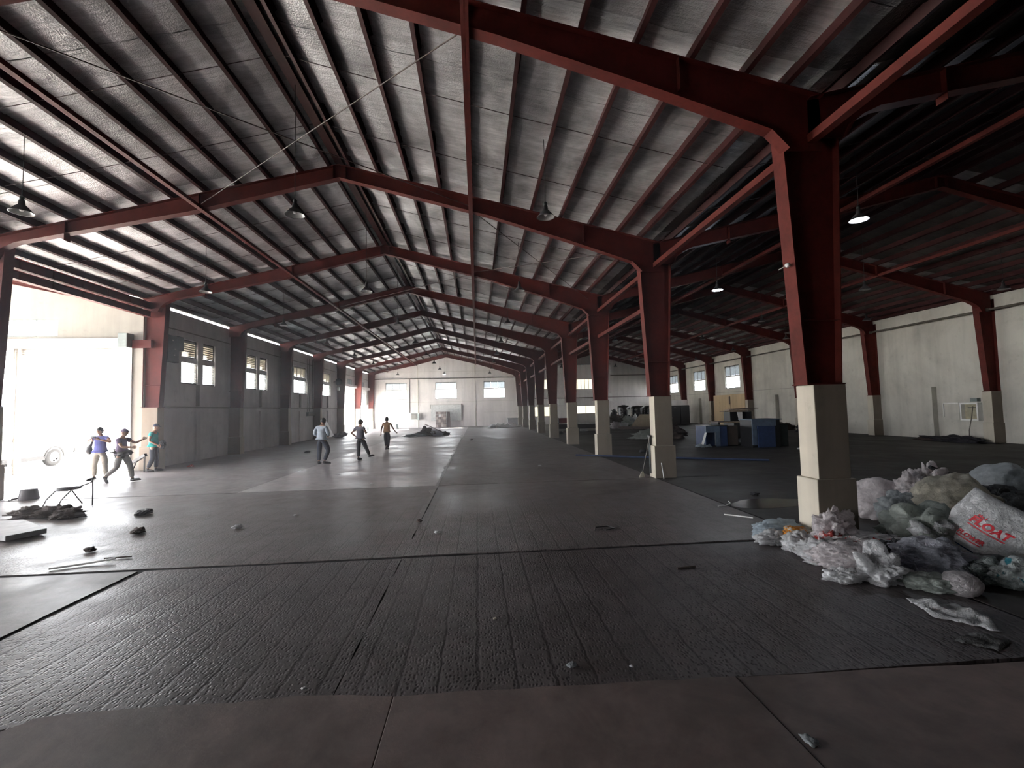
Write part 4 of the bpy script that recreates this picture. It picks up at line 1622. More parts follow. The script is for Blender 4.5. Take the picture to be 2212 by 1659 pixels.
# ------------------------------------------------------------------ left foreground things
# folding stool with a round padded seat and the rest of its back frame
t = thing('folding_chair', 'broken folding chair with a round dark seat on the bright floor at left', 'chair', (-9.3, 11.15, 0))
m = MB()
cs = Vector((-9.28, 11.2, 0.43))
m.lathe([(0.0, -0.03), (0.19, -0.03), (0.225, -0.012), (0.23, 0.01), (0.20, 0.035), (0.0, 0.045)], cs, 24)
m.build('seat', simple('seat_vinyl', (0.10, 0.10, 0.11), 0.4), t, smooth=True)
M['tube'] = simple('tube_steel', (0.12, 0.115, 0.12), 0.35, 0.6, bmp=0)
LEGS = [[(-9.42, 11.05, 0.40), (-9.55, 10.98, 0.22), (-9.62, 10.95, 0.01)], [(-9.10, 11.05, 0.40), (-9.22, 10.95, 0.20), (-9.27, 10.9, 0.01)],
        [(-9.36, 11.35, 0.40), (-9.32, 11.5, 0.15), (-9.30, 11.6, 0.01)], [(-8.90, 11.36, 0.60), (-8.84, 11.30, 0.3), (-8.80, 11.25, 0.01)]]
for L_ in LEGS:
    m = MB()
    m.tube(L_, 0.012, 8)
    m.build('leg', M['tube'], t, smooth=True)
m = MB()
m.tube([(-9.42, 11.02, 0.40), (-9.15, 11.02, 0.40), (-9.02, 11.12, 0.45), (-8.90, 11.3, 0.52), (-8.86, 11.32, 0.56)], 0.012, 8)
m.build('back_frame', M['tube'], t, smooth=True)

t = thing('plastic_bucket', 'dark upturned bucket on the bright floor near the left edge', 'bucket', (-11.33, 12.5, 0))
m = MB()
m.lathe([(0.19, 0.0), (0.195, 0.02), (0.16, 0.24), (0.15, 0.26), (0.0, 0.26)], (-11.28, 12.5, 0.0), 20)
m.build('body', simple('bucket_grey', (0.07, 0.065, 0.075), 0.5), t, smooth=True)
m = MB()
m.tube([(-11.46, 12.5, 0.05), (-11.62, 12.42, 0.02), (-11.55, 12.3, 0.012)], 0.02, 7)
m.build('handle', M['tube'], t)

m = MB()
P4 = [(-7.70, 8.16), (-7.47, 8.62), (-8.6, 9.45), (-9.25, 9.4), (-9.3, 8.9)]
m.prism(P4, 'z', 0.03, 0.115)
o = m.build('foam_panel', simple('panel_grey', (0.42, 0.42, 0.42), 0.6), bevel=0.008)
tag(o, 'thick pale panel lying flat at the left edge of the frame', 'panel')
recentre(o)
m = MB()
m.box(-8.0, -7.9, 8.35, 8.75, 0.0, 0.03)
m.box(-8.95, -8.85, 8.9, 9.3, 0.0, 0.03)
tag(recentre(m.build('batten', PL['brown'])), 'dark battens under the pale panel at the left edge', 'batten')
for i, (x, y, r_) in enumerate([(-8.7, 10.2, 0.30), (-8.25, 9.95, 0.24), (-9.2, 10.3, 0.34)]):
    bag(('dark leafy rubbish right of the upright twig behind the pale panel', 'small dark rubbish nearest the chair behind the pale panel', 'dark rubbish at the left frame edge behind the pale panel')[i],
        (x, y, 0.07), (r_, r_ * 0.6, 0.13), PL['brown'], 40 + i * 3.1, 0.5, 4, 2.0, 0.5, 0.3, 'rubbish_pile', 'rubbish', 'rubbish behind the pale panel')

# ------------------------------------------------------------------ far clutter: end wall of the main hall
# fuse box
t = thing('fuse_box', 'open grey fuse box with its door ajar on the end wall', 'fuse box', (-7.35, 54.4, 0.9))
m = MB()
m.box(-7.75, -7.0, 54.22, 54.4, 0.92, 1.72)
m.build('cabinet', M['white'], t, bevel=0.01)
m = MB()
m.box(-7.70, -7.05, 54.2, 54.225, 0.97, 1.67)
m.build('panel', M['grey_box'], t)
for i in range(4):
    m = MB()
    m.box(-7.66 + i * 0.155, -7.55 + i * 0.155, 54.17, 54.2, 1.05, 1.6)
    m.build('breaker', M['trim'], t)
m = MB()
m.bar((-6.98, 54.2, 1.32), (-6.75, 53.75, 1.32), 0.03, 0.8)
m.build('box_door', M['grey_box'], t)
# sign board
t = thing('sign_board', 'large pale sign board with faint capital lettering on the end wall', 'sign', (-3.6, 54.38, 0.75))
m = MB()
m.box(-5.42, -1.8, 54.30, 54.36, 0.76, 2.62)
m.build('board', simple('board_pale', (0.66, 0.67, 0.66), 0.5), t)
for x0_, x1_, z0_, z1_ in ((-1.86, -1.76, 0.8, 2.72), (-5.5, -5.42, 2.2, 2.66), (-5.42, -4.7, 0.72, 0.78), (-2.4, -1.8, 0.72, 0.78), (-5.42, -1.8, 2.6, 2.64)):
    m = MB()
    m.box(x0_, x1_, 54.27, 54.35, z0_, z1_)
    m.build('sign_frame', M['pipe'] if x0_ > -1.9 else M['trim'], t)
v_, f_ = flat_text('WELFARE', 0.36, 0.006)
m = MB()
m.add([(v.x - 2.62, 54.29, v.y + 1.86) for v in v_], f_)
m.build('lettering', simple('faint_grey_letters', (0.52, 0.55, 0.54), 0.6, bmp=0), t)
# stack of crates
t = thing('pallet_stack', 'tall stack of grey-brown slatted crates standing against the sign board', 'crates', (-4.0, 53.4, 0))
M['wood_old'] = simple('wood_old', (0.21, 0.16, 0.15), 0.8, var=0.4, scale=12)
M['wood_pale'] = simple('wood_pale', (0.45, 0.38, 0.35), 0.8, var=0.3, scale=12)
for j in range(6):
    for i in range(4):
        if (j, i) in ((4, 1), (0, 2)):
            continue
        m = MB()
        x = -4.78 + i * 0.30
        z = 0.02 + j * 0.30
        d = random.uniform(-0.04, 0.04)
        m.box(x, x + 0.28, 53.1 + d, 53.8, z, z + 0.27)
        m.box(x + 0.04, x + 0.24, 53.085 + d, 53.1 + d, z + 0.06, z + 0.2)
        m.build('crate', M['wood_old'] if (i + j) % 3 else M['wood_pale'], t)
m = MB()
m.box(-4.85, -3.55, 53.05, 53.85, 0.0, 0.02)
m.box(-4.8, -3.55, 53.1, 53.8, 1.82, 1.84)
m.build('base_board', M['wood_old'], t)
m = MB()
m.add([(-3.53, 53.2, 0), (-3.05, 53.3, 0), (-3.2, 53.7, 1.78), (-3.53, 53.6, 1.8), (-3.53, 53.9, 0), (-3.05, 54.0, 0), (-3.2, 53.95, 1.78), (-3.53, 53.9, 1.8)],
      [(0, 1, 2, 3), (5, 4, 7, 6), (1, 5, 6, 2), (4, 0, 3, 7), (3, 2, 6, 7), (0, 4, 5, 1)])
tag(recentre(m.build('leaning_board', M['wood_old'])), 'dark board leaning on the right side of the crate stack', 'board')
# wires between: grey bin
t = thing('grey_bin', 'grey open bin on the floor in the right corner of the main hall', 'bin', (4.0, 51.6, 0))
m = MB()
m.box(3.4, 4.55, 51.2, 51.24, 0.0, 0.92)
m.box(3.4, 4.55, 52.0, 52.04, 0.0, 0.92)
m.box(3.4, 3.44, 51.24, 52.0, 0.0, 0.92)
m.box(4.51, 4.55, 51.24, 52.0, 0.0, 0.92)
m.box(3.4, 4.55, 51.2, 52.0, 0.0, 0.05)
m.build('body', simple('bin_grey', (0.22, 0.22, 0.24), 0.6), t)
m = MB()
m.box(3.36, 4.59, 51.16, 51.24, 0.88, 0.94)
m.build('rim', M['grey_box'], t)
sheet('pale crumpled tarpaulin in front of the grey bin', [(1.0, 47.2), (4.2, 47.6), (4.4, 50.2), (1.6, 49.8)], PL['white'], 'tarpaulin', 'tarpaulin', 8.8, 0.35, floorz=0.0)
stick('white bent pipe rising from the tarpaulin before the grey bin', [(1.7, 48.3, 0.1), (2.1, 48.3, 0.55), (3.2, 48.2, 0.25), (4.6, 48.3, 0.12)], 0.05, M['white'], 'bent_pipe', 'pipe')
# rubble pile with a plank
for i, (c, r_, mt) in enumerate([((-4.7, 36.0, 0.05), (0.9, 0.6, 0.16), 'grey'), ((-4.0, 36.4, 0.15), (0.7, 0.5, 0.38), 'brown'), ((-3.4, 36.5, 0.14), (0.6, 0.5, 0.30), 'lilac'), ((-2.9, 36.8, 0.08), (0.7, 0.4, 0.18), 'brown')]):
    bag(('pale flat rubble at the left of the rubble pile', 'dark heap in the middle of the rubble pile', 'grey heap under the plank of the rubble pile', 'low dark rubble at the right of the rubble pile')[i],
        c, r_, PL[mt], 55 + i * 2.9, 0.55, 4, 1.9, 0.4, 0.2, 'rubble', 'rubble', 'rubble pile in the main hall')
m = MB()
m.bar((-4.1, 36.2, 0.92), (-2.6, 36.3, 0.22), 0.28, 0.05)
tag(recentre(m.build('plank', M['wood_old'])), 'dark plank lying aslant on top of the rubble pile', 'plank')
m = MB()
m.bar((-5.4, 36.1, 0.10), (-4.1, 36.4, 0.42), 0.16, 0.04)
tag(recentre(m.build('plank', M['wood_pale'])), 'pale plank at the left of the rubble pile', 'plank')
# boards against the left wall
m = MB()
m.add([(-12.35, 37.4, 0.02), (-12.05, 37.5, 0.02), (-12.3, 37.6, 1.3), (-12.5, 37.5, 1.3), (-12.25, 39.2, 0.02), (-11.95, 39.3, 0.02), (-12.3, 38.6, 1.28), (-12.5, 38.5, 1.28)],
      [(0, 1, 2, 3), (5, 4, 7, 6), (1, 5, 6, 2), (4, 0, 3, 7), (3, 2, 6, 7), (0, 4, 5, 1)])
tag(recentre(m.build('white_board', M['white'])), 'white board leaning against the left wall behind the man in the grey shirt', 'board')
for i, (x, y, h_) in enumerate([(-12.2, 50.6, 0.7), (-12.0, 51.4, 0.95), (-8.9, 52.0, 0.55)]):
    m = MB()
    m.bar((x, y, 0.0), (x - 0.15, y + 0.35, h_), 0.22, 0.03)
    tag(recentre(m.build('offcut', M['grey_box'])), ('short grey offcut leaning beside the far roller door', 'taller grey offcut leaning beside the far roller door', 'grey offcut leaning near the far left corner')[i], 'board')
# wall devices
t = thing('control_panel', 'dark blue-grey electrical panel high on the left wall beside the first window', 'panel', (-12.55, 20.0, 4.2))
m = MB()
m.box(-12.6, -12.42, 19.35, 20.05, 4.22, 5.32)
m.build('panel_box', simple('panel_blue_grey', (0.09, 0.11, 0.125), 0.5), t, bevel=0.01)
m = MB()
m.box(-12.6, -12.46, 20.05, 20.42, 4.75, 5.36)
m.build('side_box', simple('panel_side', (0.10, 0.12, 0.13), 0.5), t, bevel=0.01)
for i, (y, z) in enumerate([(19.6, 5.1), (19.75, 4.75), (19.7, 4.5)]):
    m = MB()
    m.box(-12.43, -12.41, y, y + 0.08, z, z + 0.05)
    m.build('switch', M['white'], t)
for i, (y, z, lab) in enumerate([(30.6, 4.9, 'black wall-mounted fan high on the left wall before the wide window'), (41.3, 4.7, 'black fan and box high on the left wall before the far door')]):
    t = thing('wall_fan', lab, 'fan', (-12.3, y, z))
    m = MB()
    m.tube([(-12.59, y, z), (-12.2, y - 0.1, z + 0.02)], 0.03, 7)
    m.build('arm', M['black'], t)
    m = MB()
    m.lathe([(0.0, -0.08), (0.25, -0.06), (0.30, 0.0), (0.25, 0.06), (0.0, 0.08)], (-12.12, y - 0.12, z), 16, 'y')
    m.build('cage', M['black'], t, smooth=True)
    m = MB()
    m.box(-12.3, -12.1, y - 0.1, y + 0.1, z - 0.75, z - 0.45)
    m.tube([(-12.2, y, z - 0.1), (-12.2, y, z - 0.5)], 0.015, 5)
    m.build('switch_box', M['black'], t)
t = thing('junction_box', 'small dark junction box at the foot of the conduits on the left wall', 'box', (-12.5, 35.3, 1.7))
m = MB()
m.box(-12.59, -12.42, 34.8, 36.05, 1.78, 2.08)
m.build('box_body', M['grey_box'], t, bevel=0.01)
m = MB()
m.box(-12.425, -12.41, 34.85, 36.15, 1.82, 2.04)
m.build('lid', M['trim'], t)

# ------------------------------------------------------------------ far end of the right-hand hall: office block
t = thing('office_block', 'white two-storey office block built against the end wall of the right-hand hall', 'office', (10.7, 53.6, 0))
WIN = [(6.4, 9.3, 4.15, 5.28), (11.5, 14.25, 4.05, 5.26), (6.6, 9.0, 0.95, 2.08), (11.6, 14.2, 1.15, 2.10)]
m = MB()
wall_cells(m, 'y', 53.5, 53.6, 5.7, 16.0, 0.0, 7.0, WIN)
m.box(15.9, 16.0, 53.6, 54.38, 0, 7.0)
m.box(5.7, 5.8, 53.6, 54.38, 0, 7.0)
m.build('block_wall', M['wall_white'], t)
m = MB()
m.box(5.6, 16.05, 53.42, 54.38, 7.0, 7.08)
m.build('roof_slab', M['grey_box'], t)
for (a, b, c_, d_) in WIN:
    m = MB()
    m.box(a, b, 53.58, 53.6, c_, d_)
    f = m.build('lit_window', M['lit_warm'], t)
    m = MB()
    k = 6 if c_ > 3 else 2
    for i in range(k + 1):
        x = a + (b - a) * i / k
        m.box(x - 0.02, x + 0.02, 53.53, 53.57, c_, d_)
    m.box(a, b, 53.53, 53.57, c_, c_ + 0.05)
    m.build('mullion', M['trim'], f)
for x, z in ((15.4, 5.9), (15.4, 2.6), (9.6, 6.0), (9.6, 2.3)):
    m = MB()
    m.box(x, x + 0.7, 53.3, 53.5, z, z + 0.95)
    m.build('wall_unit', M['white'], t, bevel=0.02)
m = MB()
m.box(14.9, 16.1, 53.35, 53.5, 3.12, 3.2)
m.build('ledge', M['trim'], t)

# low stage / table with a dark red top
t = thing('long_table', 'long low table with dark legs and a white panel behind it in the right-hand hall', 'table', (7.8, 35.8, 0))
m = MB()
m.box(6.1, 9.6, 35.4, 36.6, 0.66, 0.74)
m.build('table_top', M['white'], t)
m = MB()
m.box(6.1, 9.6, 35.42, 35.46, 0.30, 0.66)
m.build('apron', M['black'], t)
for x in (6.25, 9.4, 7.9):
    m = MB()
    m.box(x, x + 0.1, 35.45, 35.55, 0, 0.62)
    m.build('leg', M['black'], t)
m = MB()
m.box(6.2, 7.6, 35.9, 36.2, 0.76, 1.14)
tag(recentre(m.build('red_box', simple('red_cloth', (0.20, 0.035, 0.04), 0.6), bevel=0.02)), 'dark red box on the left end of the long table', 'box')
m = MB()
m.box(8.2, 11.0, 37.4, 37.46, 0.0, 1.45)
tag(recentre(m.build('standing_board', M['wall_white'])), 'white board standing behind the long table', 'panel')
for i, (x, y, r_, mt) in enumerate([(7.0, 35.1, 0.4, 'brown'), (6.0, 33.6, 0.35, 'black'), (8.6, 37.0, 0.5, 'white')]):
    bag(('brown rubbish under the long table', 'black rubbish in front of the long table', 'white rubbish behind the long table')[i], (x, y, 0.08), (r_, r_ * 0.6, 0.16), PL[mt], 90 + i, 0.5, 3, 1.7, 0.3, 0, 'rubbish', 'rubbish')
t = thing('barrel', 'dark barrel with an orange rag on it between the far pillars', 'barrel', (5.9, 35.0, 0))
m = MB()
m.lathe([(0.0, 0), (0.30, 0.0), (0.33, 0.05), (0.33, 0.35), (0.345, 0.38), (0.33, 0.41), (0.33, 0.8), (0.345, 0.83), (0.33, 0.86), (0.33, 1.18), (0.30, 1.22), (0.0, 1.2)], (5.95, 35.0, 0), 20)
m.build('drum', M['black_gloss'], t, smooth=True)
bag('orange rag lying on the dark barrel', (5.92, 34.95, 1.26), (0.2, 0.18, 0.07), PL['orange'], 93.3, 0.4, 3, 1.6, 0.2, 0, 'rag', 'rag', None, floor_z=1.21)

# tanks, cabinet, rubbish with plywood
for i, (x, y, r_, h_, lab) in enumerate([(15.0, 45.9, 0.62, 2.05, 'tall black water tank with a white label behind the rubbish'), (16.6, 46.3, 0.66, 1.95, 'black water tank in the middle of the dark row'),
                                        (18.0, 46.3, 0.66, 1.95, 'black water tank at the right of the dark row')]):
    t = thing('water_tank', lab, 'tank', (x, y, 0), 'black tanks in the right-hand hall')
    m = MB()
    prof = [(0.0, 0.0), (r_, 0.0), (r_, 0.1)]
    for k in range(8):
        z = 0.1 + (h_ - 0.25) * (k + 0.5) / 8
        prof += [(r_ + 0.02, z), (r_, z + 0.06)]
    prof += [(r_, h_ - 0.12), (r_ * 0.8, h_ - 0.02), (r_ * 0.35, h_), (0.0, h_)]
    m.lathe(prof, (x, y, 0), 28)
    m.build('tank_body', M['black_gloss'], t, smooth=True)
    m = MB()
    m.lathe([(0.0, 0.0), (0.2, 0.0), (0.2, 0.05), (0.0, 0.06)], (x, y, h_ - 0.01), 16)
    m.build('lid', M['black'], t)
    if i == 0:
        m = MB()
        m.box(x + 0.18, x + 0.48, y - r_ - 0.03, y - r_ + 0.3, 1.05, 1.6)
        m.build('label', M['white'], t)
t = thing('black_cabinet', 'large black cabinet standing by the right-hand wall far back', 'cabinet', (19.6, 43.2, 0))
m = MB()
m.box(18.75, 20.55, 42.9, 43.7, 0.04, 1.92)
m.build('body', M['black'], t, bevel=0.02)
m = MB()
m.box(18.75, 19.63, 42.87, 42.9, 0.08, 1.88)
m.box(19.67, 20.55, 42.87, 42.9, 0.08, 1.88)
m.build('cabinet_door', M['black'], t)
m = MB()
m.box(19.0, 19.2, 42.84, 42.87, 1.72, 1.76)
m.build('handle', M['tube'], t)
HEAP2 = [((12.4, 40.6, 0.5), (0.9, 0.6, 0.7), 'brown', 'brown rubbish piled at the left of the far heap'), ((13.3, 40.6, 0.35), (0.9, 0.6, 0.55), 'clear', 'greenish rubbish in the middle of the far heap'),
         ((12.9, 39.8, 0.2), (0.6, 0.4, 0.35), 'white', 'white bag at the front of the far heap'), ((12.2, 39.7, 0.25), (0.5, 0.4, 0.35), 'pink', 'pinkish bag at the left of the far heap'),
         ((13.9, 41.2, 0.5), (0.7, 0.5, 0.55), 'grey', 'grey rubbish behind the leaning plywood'), ((14.6, 41.4, 0.6), (0.4, 0.3, 0.42), 'white', 'small white bag on top of the far heap'),
         ((12.5, 41.0, 1.3), (0.25, 0.25, 0.35), 'black', 'black thing sticking up on the far heap')]
for i, (c, r_, mt, lab) in enumerate(HEAP2):
    bag(lab, c, r_, PL[mt], 120 + i * 1.9, 0.45, 4, 1.9, 0.4, 0.3 * i, 'rubbish', 'rubbish', 'far rubbish heap')


def board4(lab, pts, th, mat, name='plywood_sheet', cat='board'):
    A = [Vector(p) for p in pts]
    nr = (A[1] - A[0]).cross(A[3] - A[0]).normalized() * th
    m = MB()
    m.add(A + [a + nr for a in A], [(0, 1, 2, 3), (7, 6, 5, 4), (0, 4, 5, 1), (1, 5, 6, 2), (2, 6, 7, 3), (3, 7, 4, 0)])
    tag(m.build(name, mat), lab, cat)
    return recentre(bpy.data.objects[-1]) if False else recentre(m_last())


def m_last():
    return COL.objects[len(COL.objects) - 1]


M['ply'] = simple('plywood_pale', (0.55, 0.46, 0.34), 0.7, var=0.15)
board4('pale plywood sheet leaning aslant on the far rubbish heap', [(12.9, 38.2, 0.02), (14.9, 38.2, 0.02), (16.1, 39.4, 1.18), (14.3, 39.4, 1.18)], 0.03, M['ply'])
for i in range(6):
    x = 14.5 + i * 0.28
    m = MB()
    m.bar((x, 37.7 + 0.05 * i, 0.02), (x + 0.75 + 0.1 * (i % 3), 38.5, 0.95 - 0.08 * (i % 2)), 0.09, 0.04)
    tag(recentre(m.build('lath', M['wood_pale'] if i % 2 else M['wood_old'])), ('pale ' if i % 2 else 'dark ') + 'lath leaning beside the plywood sheet, ' + ['closest to it', 'second from it', 'third from it', 'fourth from it', 'fifth from it', 'farthest from it'][i], 'lath', 'laths beside the leaning plywood')
board4('dark low board lying before the far rubbish heap', [(11.9, 37.4, 0.04), (14.6, 36.6, 0.04), (14.6, 37.2, 0.16), (11.9, 38.2, 0.22)], 0.04, M['wood_old'])
# tan plywood on the right wall
for i, (a, b) in enumerate([(36.9, 39.15), (39.2, 42.0)]):
    m = MB()
    m.box(22.55, 22.60, a, b, 0.02, 2.8 - 0.03 * i)
    tag(recentre(m.build('plywood_sheet', M['tan'])), ('right', 'left')[i] + ' of the two tan plywood sheets standing against the right-hand wall', 'board')
m = MB()
m.box(22.47, 22.54, 39.1, 39.25, 1.9, 2.6)
tag(recentre(m.build('batten', M['wood_old'])), 'short dark batten between the tan plywood sheets', 'batten')
m = MB()
m.box(18.9, 20.9, 43.9, 43.95, 0.0, 2.45)
tag(recentre(m.build('standing_board', M['wall_white'])), 'white board rising behind the black cabinet', 'panel')

# blue cabinets, desk, table
M['blue'] = simple('blue_paint', (0.022, 0.042, 0.11), 0.5)
M['blue_pale'] = simple('blue_paint_pale', (0.10, 0.135, 0.19), 0.5)
t = thing('blue_cabinet', 'small blue open-fronted cabinet at the left of the pair', 'cabinet', (11.1, 20.9, 0), 'blue cabinets')
m = MB()
m.box(10.62, 11.30, 20.6, 20.65, 0.66, 0.95)
m.box(11.10, 11.30, 20.6, 20.65, 0.0, 0.66)
m.build('front', M['blue_pale'], t)
m = MB()
m.box(11.30, 11.66, 20.62, 21.6, 0.0, 0.94)
m.build('side', M['blue'], t, bevel=0.01)
m = MB()
m.box(10.72, 11.25, 21.0, 21.05, 0.0, 0.90)
m.build('back', M['blue'], t)
m = MB()
m.box(10.60, 11.68, 20.58, 21.62, 0.95, 0.98)
m.build('top', M['black'], t)
m = MB()
m.box(10.62, 10.68, 20.65, 21.6, 0.0, 0.95)
m.build('side', M['blue'], t)
t = thing('blue_cabinet', 'larger blue cabinet with a paler frame at the right of the pair', 'cabinet', (12.9, 19.9, 0), 'blue cabinets')
m = MB()
m.box(12.28, 13.40, 19.62, 19.68, 0.95, 1.22)
m.box(12.28, 12.48, 19.62, 19.68, 0.1, 0.95)
m.build('front', M['blue_pale'], t)
m = MB()
m.box(12.50, 13.30, 19.56, 19.62, 0.0, 0.95)
m.build('cabinet_door', M['blue'], t)
m = MB()
m.box(12.28, 13.62, 19.68, 20.6, 0.0, 1.22)
m.build('body', M['black'], t, bevel=0.01)
m = MB()
m.box(12.24, 13.66, 19.58, 20.65, 1.22, 1.26)
m.build('top', M['blue_pale'], t)
m = MB()
m.box(13.66, 14.15, 19.9, 20.6, 0.0, 0.98)
m.box(13.64, 14.17, 19.88, 20.62, 0.92, 1.0)
tag(recentre(m.build('dark_crate', simple('crate_green_black', (0.02, 0.028, 0.026), 0.6), bevel=0.02)), 'dark crate at the right side of the larger blue cabinet', 'crate')


def open_crate(name, label, x0, x1, y0, y1, h, mat):
    t = thing(name, label, 'crate', ((x0 + x1) / 2, (y0 + y1) / 2, 0))
    for a in ((x0, x1, y0, y0 + 0.04, 0, h), (x0, x1, y1 - 0.04, y1, 0, h), (x0, x0 + 0.04, y0 + 0.04, y1 - 0.04, 0, h), (x1 - 0.04, x1, y0 + 0.04, y1 - 0.04, 0, h), (x0, x1, y0, y1, 0, 0.04)):
        m = MB()
        m.box(*a)
        m.build('side', mat, t)


open_crate('brown_crate', 'brown open crate right beside the small blue cabinet', 11.70, 12.22, 20.7, 21.6, 0.94, simple('crate_brown', (0.055, 0.04, 0.032), 0.7))
open_crate('black_crate', 'black open crate in front of the dark table, seen between the blue cabinets', 13.05, 14.3, 22.4, 23.4, 0.98, M['black'])
t = thing('work_table', 'dark table heaped with boards behind the blue cabinets', 'table', (14.9, 24.8, 0))
m = MB()
m.box(13.2, 15.9, 24.2, 25.2, 0.96, 1.0)
m.build('table_top', M['wood_old'], t)
for x in (13.3, 15.8):
    m = MB()
    m.box(x - 0.05, x + 0.05, 24.3, 25.1, 0, 0.96)
    m.build('leg', M['black'], t)
t = thing('open_box', 'black open box with a white cloth hanging out on the dark table', 'box', (14.6, 24.7, 1.0))
m = MB()
m.box(13.95, 15.2, 24.9, 24.95, 1.0, 1.52)
m.box(13.95, 14.02, 24.3, 24.9, 1.0, 1.52)
m.box(15.13, 15.2, 24.3, 24.9, 1.0, 1.52)
m.build('panel', M['black'], t)
m = MB()
m.add([(14.35, 24.28, 1.5), (14.65, 24.28, 1.5), (14.62, 24.24, 1.0), (14.42, 24.24, 1.05), (14.35, 24.30, 1.5), (14.65, 24.30, 1.5), (14.62, 24.26, 1.0), (14.42, 24.26, 1.05)],
      [(0, 1, 2, 3), (7, 6, 5, 4), (0, 4, 5, 1), (1, 5, 6, 2), (2, 6, 7, 3), (3, 7, 4, 0)])
m.build('cloth', M['white'], t)
for i, (a, b, z, mt) in enumerate([(13.5, 15.6, 1.56, 'wood_old'), (13.75, 15.4, 1.62, 'wood_pale'), (14.0, 15.9, 1.68, 'wood_old')]):
    m = MB()
    m.bar((a, 24.3, z), (b, 25.0, z + 0.02), 0.35, 0.035)
    tag(recentre(m.build('loose_board', M[mt])), ('lowest', 'middle', 'topmost')[i] + ' loose board on the black box', 'board', 'loose boards on the black box')
board4('white board leaning on the left end of the small blue cabinet', [(10.28, 20.50, 0.02), (10.38, 20.45, 0.02), (10.62, 20.52, 0.66), (10.54, 20.57, 0.66)], 0.03, M['white'], 'leaning_strip', 'strip')
sheet('crumpled pale blue sheet at the foot of the small blue cabinet', [(10.0, 20.1), (10.7, 20.2), (10.8, 20.6), (10.1, 20.7)], PL['blue'], 'plastic_sheet', 'sheet', 6.6, 0.12)
HEAP3 = [((11.4, 26.5, 0.3), (0.9, 0.6, 0.5), 'brown', 'brown debris behind the small blue cabinet'), ((10.3, 27.0, 0.15), (1.0, 0.5, 0.3), 'clear', 'pale debris left behind the small blue cabinet'),
         ((12.9, 21.5, 0.1), (0.4, 0.3, 0.22), 'brown', 'dark debris between the blue cabinets'), ((12.55, 21.2, 0.15), (0.16, 0.12, 0.12), 'white', 'white scrap between the blue cabinets'),
         ((21.6, 31.2, 0.12), (1.0, 0.5, 0.4), 'brown', 'dark debris at the foot of the right-hand wall behind the nearest pillar'), ((21.8, 28.9, 0.2), (0.5, 0.4, 0.45), 'black', 'dark sack by the right-hand wall behind the nearest pillar'),
         ((21.9, 19.4, 0.0), (0.5, 1.3, 0.26), 'black', 'black rubbish heap under the open wall cabinet'), ((21.9, 20.6, 0.0), (0.4, 0.7, 0.16), 'brown', 'low dark rubbish left of the heap under the wall cabinet')]
for i, (c, r_, mt, lab) in enumerate(HEAP3):
    bag(lab, c, r_, PL[mt], 150 + i * 1.3, 0.5, 4, 1.9, 0.4, 0.0, 'rubbish', 'rubbish')

# wall cabinet with an open door
t = thing('wall_cabinet', 'open wall cabinet with a bright white frame on the right-hand wall', 'cabinet', (22.85, 19.45, 0.95))
for (ya, yb, za, zb) in ((19.06, 19.84, 1.70, 1.77), (19.06, 19.84, 0.95, 1.02), (19.06, 19.12, 1.02, 1.70), (19.78, 19.84, 1.02, 1.70)):
    m = MB()
    m.box(22.66, 22.895, ya, yb, za, zb)
    m.build('cabinet_frame', M['white'], t)
m = MB()
m.box(22.86, 22.89, 19.12, 19.78, 1.02, 1.70)
m.build('back', simple('cabinet_inside', (0.42, 0.38, 0.27), 0.7), t)
m = MB()
m.bar((22.64, 19.84, 1.36), (22.70, 20.58, 1.36), 0.02, 0.76)
m.build('cabinet_door', M['wall'], t)
for (p, q) in (((22.62, 19.84, 1.76), (22.68, 20.6, 1.76)), ((22.68, 20.6, 1.76), (22.68, 20.6, 1.1))):
    m = MB()
    m.bar(p, q, 0.03, 0.04)
    m.build('door_edge', M['white'], t)
m = MB()
m.box(22.8, 22.86, 19.2, 19.6, 1.52, 1.56)
m.build('rail', M['black'], t)
stick('thin dark cable hanging from the open wall cabinet to the floor', [(22.62, 19.22, 1.6), (22.55, 19.25, 1.1), (22.5, 19.35, 0.5), (22.5, 19.36, 0.1)], 0.018, M['pipe'], 'cable', 'cable')
m = MB()
m.box(22.7, 22.895, 19.1, 19.4, 1.82, 1.98)
tag(recentre(m.build('meter_box', M['grey_box'], bevel=0.01)), 'small grey box on the wall above the open wall cabinet', 'box')

